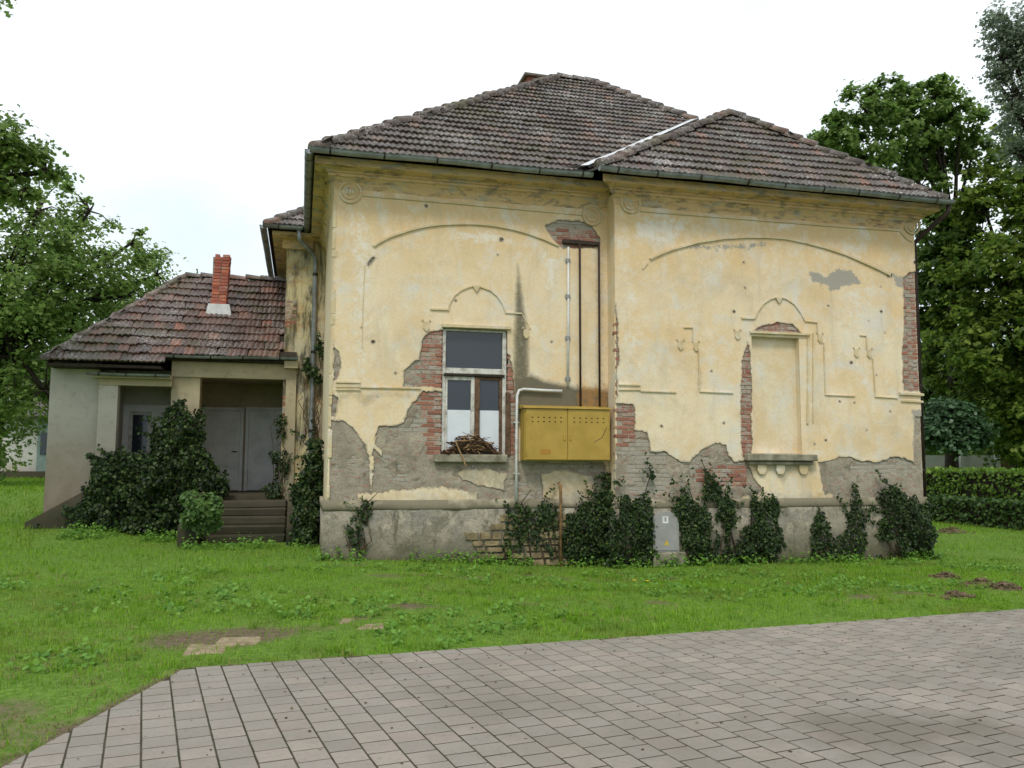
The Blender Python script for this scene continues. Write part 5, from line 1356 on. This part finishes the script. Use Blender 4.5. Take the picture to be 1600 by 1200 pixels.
# ---- trees: trunk, limbs and a crown of leaf sprays
def tree(name, label, base, lobes, leaf, n, mat, trunk_r=.25, fork=None, group=None, clump=.45, lim=True, shape='SPRAY', droop=0., seed=1, sub=34, up=1.1):
    r_ = np.random.default_rng(seed)
    t = thing(name, tuple(base), label, 'tree', group)
    base = np.array(base, float); fork = np.array(fork if fork is not None else base+np.array([0, 0, 2.5]))
    b = MB(); L = []
    mid = (base+fork)/2+np.array([.1, .05, 0]); b.tube([base-np.array([0, 0, .3]), base+np.array([0, 0, .25]), mid, fork], [trunk_r*1.35, trunk_r*1.05, trunk_r*.9, trunk_r*.75], 9)
    vol = np.array([l[1]**2.2 for l in lobes]); vol /= vol.sum(); P = []
    for (c, r), w in zip(lobes, vol):
        c = np.array(c, float)
        if lim:
            m1 = fork+(c-fork)*.5+np.array([0, 0, .35*r]); b.tube([fork, m1, c, c+(c-fork)*.25/np.linalg.norm(c-fork)*r], [trunk_r*.55, trunk_r*.32, trunk_r*.16, .02], 6)
        k = int(n*w); ns = max(6, int(sub*w*len(lobes)))
        d = r_.normal(0, 1, (ns, 3)); d /= np.linalg.norm(d, axis=1, keepdims=True); rad = r*r_.uniform(.25, 1, ns)**.5
        sc = c+d*rad[:, None]*np.array([1, 1, .85])
        if lim:
            for q in sc[::max(1, ns//7)]: b.tube([c, (c+q)/2+np.array([0, 0, .1*r]), q], [trunk_r*.13, trunk_r*.07, .012], 5)
        who = r_.integers(0, ns, k)
        s = r_.uniform(.5, 1.25, ns)[who]
        pts = sc[who]+r_.normal(0, 1, (k, 3))*(clump*r*.5*s)[:, None]*np.array([1, 1, .62])
        P.append(pts); L.append(pts-c)
    P = np.concatenate(P); L = np.concatenate(L)
    N = L/(np.linalg.norm(L, axis=1, keepdims=True)+1e-6)*.6+r_.normal(0, .7, P.shape)+np.array([[0, 0, up]])
    b.build('trunk', 'bark', t, True)
    sh = (SPRAY, SPRAY_F) if shape == 'SPRAY' else (LEAF, LEAF_F)
    P[:, 2] -= droop*np.linalg.norm(L[:, :2], axis=1)**1.3*.1
    scatter('crown', sh[0], sh[1], P, frames(N, r_.uniform(0, 6.28, len(P))), leaf*r_.uniform(.6, 1.3, len(P)), mat, t)
    return t
def lobes_px(lst):
    out = []
    for u, v, rp_, d in lst: out.append((at(u, v, d), rp_*d/FPX))
    return out
def base_at(u, d, dz=0.):
    p = at(u, 740, d); z = float(gz(p[0], p[1])); return (p[0], p[1], z)
LT = [(20, 560, 120, 31), (110, 520, 110, 33), (200, 460, 85, 34), (245, 430, 55, 35), (80, 430, 110, 32), (150, 400, 85, 33), (10, 420, 110, 30), (60, 330, 80, 31), (140, 330, 50, 33), (-60, 500, 170, 30), (-90, 320, 140, 30), (-40, 640, 120, 31), (205, 380, 45, 34), (70, 610, 70, 30), (120, 470, 110, 37), (30, 480, 130, 37), (225, 470, 70, 38)]
tree('walnut_tree', 'large spreading broadleaf tree behind the annex roof', base_at(-20, 33), lobes_px(LT), .15, 37000, 'walnut', .35, at(-5, 560, 32), seed=2, clump=.33)
LT2 = [(-40, 230, 70, 15), (10, 225, 48, 15), (45, 255, 42, 15.5), (70, 268, 24, 15.5), (-20, 290, 50, 15), (30, 300, 28, 15), (-130, 250, 100, 15), (-32, -28, 44, 14), (-90, -40, 70, 14)]
tree('overhanging_tree', 'tree with thin leafy branches reaching in high at the left edge', (at(-260, 700, 15)[0], at(-260, 700, 15)[1], 0), lobes_px(LT2), .10, 6500, 'walnut', .28, at(-220, 330, 15), seed=4, clump=.5)
OK_ = [(1310, 215, 42, 38), (1350, 170, 42, 38), (1400, 150, 38, 39), (1450, 160, 42, 39), (1500, 190, 42, 39), (1350, 240, 48, 38), (1420, 210, 52, 39), (1470, 240, 46, 40), (1520, 240, 42, 40), (1295, 200, 26, 38), (1460, 135, 20, 39), (1380, 270, 45, 40), (1440, 290, 36, 40), (1490, 350, 50, 40), (1480, 430, 60, 41), (1520, 320, 28, 41), (1462, 372, 42, 42), (1458, 470, 50, 42), (1462, 550, 50, 42), (1500, 500, 50, 43), (1455, 620, 45, 43)]
tree('oak_tree', 'oak with dark limbs rising behind the right roof slope', base_at(1482, 40), lobes_px(OK_), .20, 32000, 'oak', .24, at(1490, 380, 40), seed=5, clump=.32, sub=24)
RT = [(1540, 330, 62, 38.3), (1600, 280, 80, 38.3), (1500, 420, 55, 39.8), (1570, 430, 85, 36.9), (1640, 400, 110, 36.9), (1480, 500, 50, 41.2), (1550, 530, 85, 36.9), (1630, 540, 110, 36.9), (1490, 580, 55, 41.2), (1560, 620, 75, 38.3), (1640, 650, 100, 36.9), (1590, 660, 40, 44.0), (1610, 690, 45, 44.0), (1620, 200, 60, 39.8), (1700, 300, 120, 39.8), (1720, 560, 130, 39.8)]
tree('hornbeam_tree', 'tall yellow-green broadleaf tree at the right edge', base_at(1590, 40), lobes_px(RT), .22, 48000, 'lime', .35, at(1600, 560, 40), seed=6, clump=.29, droop=.8)
BT = [(1575, 30, 38, 20), (1600, 70, 45, 20), (1565, 95, 30, 20), (1585, 150, 34, 20), (1610, 190, 45, 20), (1570, 60, 26, 20), (1640, 60, 70, 20), (1650, 160, 70, 20), (1590, 240, 28, 20.5), (1560, 130, 22, 20)]
tree('birch_tree', 'grey-green feathery tree hanging in at the upper right edge', (at(1690, 740, 20)[0], at(1690, 740, 20)[1], -.1), lobes_px(BT), .075, 12000, 'bluegreen', .22, at(1675, 330, 20), seed=7, clump=.5, droop=1.2)
BK = [(1470, 600, 60, 56), (1530, 640, 60, 56), (1600, 600, 80, 56), (1460, 680, 45, 56), (1590, 690, 60, 56), (1450, 540, 40, 56), (1680, 640, 90, 56), (1530, 560, 60, 56)]
tree('shade_tree', 'dark shady tree behind the hedges right of the house', base_at(1545, 57), lobes_px(BK), .32, 16000, 'oak', .35, at(1550, 690, 56), seed=8, clump=.45)
SH = [(1490, 660, 34, 36), (1465, 672, 28, 36), (1518, 672, 28, 36), (1480, 645, 24, 36), (1505, 648, 24, 36), (1490, 682, 30, 36), (1532, 686, 16, 36), (1455, 690, 20, 36.5)]
tree('globe_shrub', 'small round-headed shrub tree behind the low hedges', base_at(1495, 36), lobes_px(SH), .17, 7000, 'shrub', .08, at(1495, 715, 36), seed=9, clump=.5)

# ---- hedges
def hedge(label, x0, x1, y0, y1, zt, mat, n, leaf, name='hedge'):
    zb = float(gz((x0+x1)/2, (y0+y1)/2))-.05
    t = thing(name, ((x0+x1)/2, (y0+y1)/2, zb), label, 'hedge', 'clipped hedges right of the house')
    b = MB(); b.box(x0+.12, x1-.12, y0+.12, y1-.12, zb, zt-.12); b.build('stems', 'wood_dark', t)
    # leaves on the faces: top, front (-Y), left (-X), right
    fa = [((x1-x0)*(y1-y0), 'top'), ((x1-x0)*(zt-zb), 'y0'), ((y1-y0)*(zt-zb), 'x0'), ((y1-y0)*(zt-zb), 'x1')]
    tot = sum(a for a, _ in fa); Ps = []; Ns = []
    for a, f in fa:
        k = int(n*a/tot); X = rng.uniform(x0, x1, k); Y = rng.uniform(y0, y1, k); Z = rng.uniform(zb, zt, k); d = np.abs(rng.normal(0, .05, k))
        if f == 'top': Z = zt-d+.05*fbm(X*3, Y*3, 8); N = (0, 0, 1)
        elif f == 'y0': Y = y0+d; N = (0, -1, .3)
        elif f == 'x0': X = x0+d+.06*fbm(Y*3, Z*3, 8); N = (-1, 0, .3)
        else: X = x1-d; N = (1, 0, .3)
        Ps.append(np.stack([X, Y, Z], -1)); Ns.append(np.tile(N, (k, 1)))
    P = np.concatenate(Ps); N = np.concatenate(Ns)+rng.normal(0, .6, P.shape)
    scatter('leaves', LEAF, LEAF_F, P, frames(N, rng.uniform(0, 6.28, len(P))), leaf*rng.uniform(.6, 1.3, len(P)), mat, t)
hedge('low dark clipped hedge nearest the lawn, right of the house', 17.9, 18.9, -4, 16, .62, 'hedge_shaded', 15000, .10)
hedge('taller light green clipped hedge behind the dark one', 21.2, 22.4, -4, 20, 1.42, 'hedge', 16000, .12)
# ---- far things
fh = thing('far_cottage', tuple(at(30, 750, 42)), 'small white cottage with green door half hidden under the trees at the left', 'house')
p0 = at(-160, 750, 42); p1 = at(56, 750, 42); p2 = at(90, 750, 42); zg = float(gz(p1[0], p1[1]))
yy = p1[1]
b = MB(); b.box(p0[0], p1[0], yy, yy+6, zg-.3, zg+3.0); b.build('wall', 'far_white', fh)
b = MB(); b.box(p1[0], p2[0]+1, yy-.1, yy+6, zg-.3, zg+3.0); b.build('wall', 'far_green', fh)
b = MB(); b.prism([(p0[0]-.4, zg+3.0), (p2[0]+1.4, zg+3.0), (p2[0]+1.4, zg+3.1), (p0[0]-.4, zg+3.1)], yy-.5, yy-.2); deck(b, [(p0[0]-.4, yy-.5, zg+3.1), (p2[0]+1.4, yy-.5, zg+3.1), (p2[0]+1.4, yy+3, zg+5.2), (p0[0]-.4, yy+3, zg+5.2)]); b.build('roof', 'tile_ri', fh)
q0 = at(-60, 700, 42); q1 = at(-30, 700, 42)
b = MB(); b.box(q0[0], q1[0], yy-.04, yy-.005, zg+1.0, zg+2.2); wn = b.build('window', 'glass', fh)
b = MB(); b.box(q0[0]-.1, q1[0]+.1, yy-.06, yy-.006, zg+.9, zg+.995); b.build('sill', 'stone', wn)
q0 = at(62, 700, 42); q1 = at(74, 700, 42)
b = MB(); b.box(q0[0], q1[0], yy-.14, yy-.105, zg+1.2, zg+2.3); b.build('window', 'glass', fh)
b = MB(); b.box(p0[0], p2[0], yy-.16, yy-.105, zg-.3, zg+.35); b.build('plinth', 'old_concrete', fh)
gw = thing('garden_wall', tuple(at(1510, 745, 46)), 'pale garden wall with posts glimpsed behind the hedges', 'wall')
a0 = at(1440, 745, 46); a1 = at(1552, 745, 46); zg = float(gz(a0[0], a0[1]))
dx, dy = a1[0]-a0[0], a1[1]-a0[1]
def slab(pa_, pb_, z0, z1, th, nm, mt):
    d = np.array([pb_[0]-pa_[0], pb_[1]-pa_[1]]); d /= np.linalg.norm(d); n = np.array([-d[1], d[0]])*th/2
    b = MB(); q = [(pa_[0]-n[0], pa_[1]-n[1]), (pb_[0]-n[0], pb_[1]-n[1]), (pb_[0]+n[0], pb_[1]+n[1]), (pa_[0]+n[0], pa_[1]+n[1])]
    v = [(x, y, z0) for x, y in q]+[(x, y, z1) for x, y in q]
    b.add(v, [(3, 2, 1, 0), (4, 5, 6, 7), (0, 1, 5, 4), (1, 2, 6, 5), (2, 3, 7, 6), (3, 0, 4, 7)]); b.build(nm, mt, gw)
slab(a0, a1, zg-.2, 2.05, .2, 'panel', 'far_white')
for u in (1500, 1556): slab(at(u, 745, 45.8), at(u+6, 745, 45.8), zg-.2, 2.3, .3, 'post', 'far_white')
slab(at(1562, 745, 46), at(1660, 745, 46), zg-.2, 1.9, .1, 'panel', 'wood_brown')
# a far wood closing the horizon behind the houses
k = 9000; ang = rng.uniform(-1.45, 1.45, k); dist = rng.uniform(75, 95, k); hh = 9+3.5*fbm(ang*14, ang*0, 5)*2
P = np.stack([np.sin(ang)*dist, -14+np.cos(ang)*dist, rng.uniform(0, 1, k)**.8*hh], -1)
N = np.stack([-np.sin(ang), -np.cos(ang), np.full(k, .5)], -1)+rng.normal(0, .6, (k, 3))
wd = scatter('treeline', SPRAY, SPRAY_F, P, frames(N, rng.uniform(0, 6.28, k)), 1.7*rng.uniform(.6, 1.3, k), 'oak'); tag(wd, 'far belt of green woodland closing the horizon', None, None, 'stuff')

MT['litter'] = mat_leaf('dry leaf litter', [(.05, .032, .02), (.10, .065, .035), (.16, .11, .05), (.07, .055, .03)], .8, .1, .2)
k = 900; X = rng.uniform(-2, 9.5, k); Y = -6.3-np.abs(rng.normal(0, 1.6, k)); ok = pave_side(X, Y) < -.02; X, Y = X[ok], Y[ok]; k = len(X)
N = rng.normal(0, .25, (k, 3))+np.array([[0, 0, 1]])
tag(scatter('litter', LEAF, LEAF_F, np.stack([X, Y, np.full(k, ZP+.004)], -1), frames(N, rng.uniform(0, 6.28, k)), .022*rng.uniform(.3, 1.3, k), 'litter'), 'dry leaf crumbs scattered over the paving', None, None, 'stuff')
# ---- loose stones at the paving edge, clods, flowers
slab_defs = [((283, 1023), (345, 1020), (352, 1008), (300, 1008)), ((335, 1012), (402, 1006), (412, 994), (350, 996)), ((560, 985), (600, 982), (604, 974), (570, 976)), ((530, 975), (555, 972), (556, 966), (536, 967))]
for k, q in enumerate(slab_defs):
    pts = [onZ(u, v, -.06) for u, v in q]; b = MB(); n = len(pts)
    pts = [p+np.array([random.gauss(0, .02), random.gauss(0, .02), 0]) for p in pts]
    cen = sum(pts)/n
    outl = []
    for i in range(n):
        a, c = pts[i], pts[(i+1) % n]; outl += [a, (a+c)/2+(cen-(a+c)/2)*random.uniform(-.12, .12)]
    m_ = len(outl); zt = float(gz(cen[0], cen[1]))+.012
    b.add([(p[0], p[1], zt-.1) for p in outl]+[(p[0], p[1], zt-.012) for p in outl]+[tuple(p*.9+cen*.1+np.array([0, 0, zt-p[2]*.9-cen[2]*.1+random.gauss(0, .004)])) for p in outl],
          [(i, (i+1) % m_, m_+(i+1) % m_, m_+i) for i in range(m_)]+[(m_+i, m_+(i+1) % m_, 2*m_+(i+1) % m_, 2*m_+i) for i in range(m_)]+[tuple(2*m_+i for i in range(m_))])
    o = b.build('sandy_slab', 'sandstone')
    tag(o, ['sandy broken slab lying at the left corner of the paving', 'sandy broken slab just behind the one at the paving corner', 'small pale stone in the grass right of the sandy slabs', 'smallest pale stone in the grass above the paving edge'][k], 'stone', 'loose slabs by the paving')

# ---- grass
def grass(name, n, region, hmin, hmax, wid, label, mat='grass', seed=1, keepbare=.25):
    r_ = np.random.default_rng(seed); x0, x1, y0, y1 = region
    X = r_.uniform(x0, x1, n); Y = r_.uniform(y0, y1, n)
    br = bare_at(X, Y); pn = fbm(X*1.4, Y*1.4, 33)
    keep = (pave_side(X, Y) > -.015-.11*np.clip(fbm(X*2.7, Y*2.7, 51), -.1, .5)) & (r_.uniform(0, 1, n) > br*(1-keepbare*.5)) & (r_.uniform(-.4, .4, n) < pn+.28)
    hs = ((X > 0) & (X < W_) & (Y > -.05)) | ((X > XS) & (X < W_) & (Y > -PR-.05)) | ((X > -5.7) & (X < .1) & (Y > 4.7)) | ((X > -2.5) & (X < -.6) & (Y > 2.5))
    keep &= ~hs
    # keep what the photograph's surroundings can see
    D = np.stack([X-CAM[0], Y-CAM[1], -1.7+0*X], -1); dep = D@_F; u = 800+FPX*(D@_R)/np.maximum(dep, .1)
    keep &= (dep > 1) & (u > -420) & (u < 2020)
    X, Y, pn, br = X[keep], Y[keep], pn[keep], br[keep]; m_ = len(X)
    Z = gz(X, Y)-.008
    h = (hmin+(hmax-hmin)*r_.uniform(0, 1, m_)**2)*(.75+.9*np.clip(pn+.3, 0, 1))*(1-.45*br); a = r_.uniform(0, 6.28, m_); lean = r_.uniform(.1, .75, m_)*h; w = wid*r_.uniform(.6, 1.3, m_)
    dx, dy = np.cos(a), np.sin(a); px_, py_ = -dy, dx
    V = np.empty((m_, 5, 3))
    V[:, 0] = np.stack([X-px_*w, Y-py_*w, Z], -1); V[:, 1] = np.stack([X+px_*w, Y+py_*w, Z], -1)
    mx_, my_ = X+dx*lean*.35, Y+dy*lean*.35
    V[:, 2] = np.stack([mx_+px_*w*.75, my_+py_*w*.75, Z+h*.6], -1); V[:, 3] = np.stack([mx_-px_*w*.75, my_-py_*w*.75, Z+h*.6], -1)
    V[:, 4] = np.stack([X+dx*lean, Y+dy*lean, Z+h], -1)
    i5 = (np.arange(m_)*5)[:, None]
    T = np.concatenate([i5+np.array([[0, 1, 2]]), i5+np.array([[0, 2, 3]]), i5+np.array([[3, 2, 4]])], 0)
    o = np_mesh(name, V.reshape(-1, 3), T, mat); tag(o, label, None, None, 'stuff'); return o
grass('grass', 260000, (-6.5, 14, -10.5, -1.2), .022, .075, .0038, 'short bright green lawn grass in front of the house', seed=1)
grass('grass', 52000, (-8, 19, -1.3, 6), .035, .11, .006, 'lawn grass at the foot of the walls and hedges', seed=2)
grass('grass', 42000, (-22, -5.4, 3, 34), .05, .14, .013, 'lawn grass beyond the annex on the left', seed=3)
grass('grass', 9000, (11.6, 19, 5, 20), .05, .14, .013, 'lawn grass along the right side of the house', seed=4)
# taller tufts and straw-coloured stalks
def tufts(name, n, region, per, hh, wid, label, seed, mat='grass'):
    r_ = np.random.default_rng(seed); x0, x1, y0, y1 = region
    C0 = np.stack([r_.uniform(x0, x1, n), r_.uniform(y0, y1, n)], -1); ok = (pave_side(C0[:, 0], C0[:, 1]) > .0) & (fbm(C0[:, 0]*.8, C0[:, 1]*.8, 88) > -.05)
    C0 = C0[ok]; hc = r_.uniform(.5, 1.3, len(C0)); idx_ = np.repeat(np.arange(len(C0)), per); m_ = len(idx_)
    X = C0[idx_, 0]+r_.normal(0, .035, m_); Y = C0[idx_, 1]+r_.normal(0, .035, m_); Z = gz(X, Y)-.01
    h = hh*hc[idx_]*r_.uniform(.5, 1.2, m_); a = r_.uniform(0, 6.28, m_); lean = h*r_.uniform(.25, .95, m_); w = wid*r_.uniform(.6, 1.2, m_); dx, dy = np.cos(a), np.sin(a); px_, py_ = -dy, dx
    V = np.empty((m_, 5, 3)); V[:, 0] = np.stack([X-px_*w, Y-py_*w, Z], -1); V[:, 1] = np.stack([X+px_*w, Y+py_*w, Z], -1); mx_, my_ = X+dx*lean*.35, Y+dy*lean*.35
    V[:, 2] = np.stack([mx_+px_*w*.8, my_+py_*w*.8, Z+h*.65], -1); V[:, 3] = np.stack([mx_-px_*w*.8, my_-py_*w*.8, Z+h*.65], -1); V[:, 4] = np.stack([X+dx*lean, Y+dy*lean, Z+h*.9], -1)
    i5 = (np.arange(m_)*5)[:, None]; T = np.concatenate([i5+np.array([[0, 1, 2]]), i5+np.array([[0, 2, 3]]), i5+np.array([[3, 2, 4]])], 0)
    tag(np_mesh(name, V.reshape(-1, 3), T, mat), label, None, None, 'stuff')
MT['straw'] = mat_leaf('dry grass', [(.22, .17, .07), (.30, .25, .11), (.20, .22, .07)], .6, .3, .2)
tufts('grass', 1000, (-4.8, 13, -7.3, -.8), 24, .085, .0042, 'taller grass tufts standing out of the lawn', 41)
tufts('grass', 1600, (-6, 13, -10.3, -1.), 9, .06, .0035, 'dry straw-coloured grass mixed into the lawn', 42, 'straw')
tufts('grass', 1800, (-5.5, -.6, -10.2, -5.2), 9, .035, .0035, 'short yellowed grass on the worn turf by the paving corner', 44, 'straw')
tufts('grass', 700, (-5.2, 13, -7.4, -5.6), 14, .08, .0042, 'ragged grass fringe along the paving edge', 43)
# broad-leaved weeds through the lawn and along the wall foot
def weeds(name, P2, size, label, mat='weeds', seed=1, per=9, h=.05):
    r_ = np.random.default_rng(seed); P2 = np.repeat(P2, per, 0)+r_.normal(0, size*.75, (len(P2)*per, 2))
    ok = pave_side(P2[:, 0], P2[:, 1]) > .03; P2 = P2[ok]
    Z = gz(P2[:, 0], P2[:, 1])+np.abs(r_.normal(0, h, len(P2)))
    N = r_.normal(0, .45, (len(P2), 3))+np.array([[0, -.25, 1]])
    o = scatter(name, LEAF, LEAF_F, np.stack([P2[:, 0], P2[:, 1], Z], -1), frames(N, r_.uniform(0, 6.28, len(P2))), size*r_.uniform(.5, 1.2, len(P2)), mat)
    tag(o, label, None, None, 'stuff')
q = np.stack([rng.uniform(-4.5, 13, 1500), rng.uniform(-7.2, -1, 1500)], -1); q = q[fbm(q[:, 0]*.9, q[:, 1]*.9, 55) > .02]
weeds('weeds', q, .06, 'low broad-leaved weeds scattered in the lawn', seed=3)
q = np.concatenate([np.stack([rng.uniform(-.3, 5, 150), -.14-np.abs(rng.normal(0, .10, 150))], -1), np.stack([rng.uniform(5, 11.8, 190), -.53-np.abs(rng.normal(0, .10, 190))], -1), np.stack([rng.uniform(-2.6, -.2, 70), rng.uniform(1.6, 2.5, 70)], -1), np.stack([rng.uniform(-5, -2.5, 160), rng.uniform(3.5, 4.4, 160)], -1)])
q = q[fbm(q[:, 0]*1.3, q[:, 1]*.5, 66) > -.12]
weeds('weeds', q, .06, 'weeds growing along the foot of the walls and steps', seed=4, h=.09)
for k, (u, v) in enumerate([(990, 917), (1010, 919)]):
    p = onZ(u, v, -.1); z = float(gz(p[0], p[1])); d = thing('dandelion', (p[0], p[1], z), ['yellow dandelion flower in the lawn, the left of two', 'yellow dandelion flower in the lawn, the right of two'][k], 'flower', 'dandelions in the lawn')
    b = MB(); b.tube([(p[0], p[1], z), (p[0]+.01, p[1]-.01, z+.14)], .004, 5); b.build('stem', 'weeds', d)
    b = MB()
    for q_ in range(14):
        a = 2*math.pi*q_/14; b.add([(p[0]+.01, p[1]-.01, z+.14), (p[0]+.01+.03*math.cos(a-.2), p[1]-.01+.03*math.sin(a-.2), z+.152), (p[0]+.01+.03*math.cos(a+.2), p[1]-.01+.03*math.sin(a+.2), z+.152)], [(0, 1, 2)])
    b.build('petals', 'petal', d)
# molehills
for k, (mx_, my_, mr_, mh_) in enumerate(MOUNDS[:4]+MOUNDS[5:6]):
    t = thing('molehill', (mx_, my_, float(gz(mx_, my_))), ['brown molehill nearest the thick ivy at the house corner', 'brown molehill between two others near the paving edge', 'brown molehill farthest from the house along the paving edge', 'low flat molehill close to the paving', 'dark molehill beside the low dark hedge'][k], 'molehill', 'molehills on the lawn')
    b = MB(); n = 9; vv = []; ff = []
    for ri in range(5):
        for q_ in range(n):
            a = 2*math.pi*q_/n; r = mr_*.8*ri/4*random.uniform(.85, 1.15); x = mx_+r*math.cos(a); y = my_+r*math.sin(a); vv.append((x, y, float(gz(x, y))+.022*(1-ri/4)-.012*(ri == 4)+random.uniform(-.01, .01)))
    for ri in range(4):
        for q_ in range(n): ff.append((ri*n+q_, (ri+1)*n+q_, (ri+1)*n+(q_+1) % n, ri*n+(q_+1) % n))
    b.add(vv, ff); b.build('mound', 'clod', t, True)
    b = MB()
    for q_ in range(60):
        a = random.uniform(0, 6.28); r = abs(random.gauss(0, mr_*.55)); x = mx_+r*math.cos(a); y = my_+r*math.sin(a); sz = random.uniform(.010, .035); z = float(gz(x, y))+.04*max(0, 1-r/(mr_*.8))+sz*.2
        v, f = cbox_data(sz*2, sz*1.7, sz*1.3, sz*.35, sz*.3); b.add([(x+i, y+j, z+l) for i, j, l in v], f)
    tag(b.build('clods', 'clod', t), None, None, None, 'stuff')
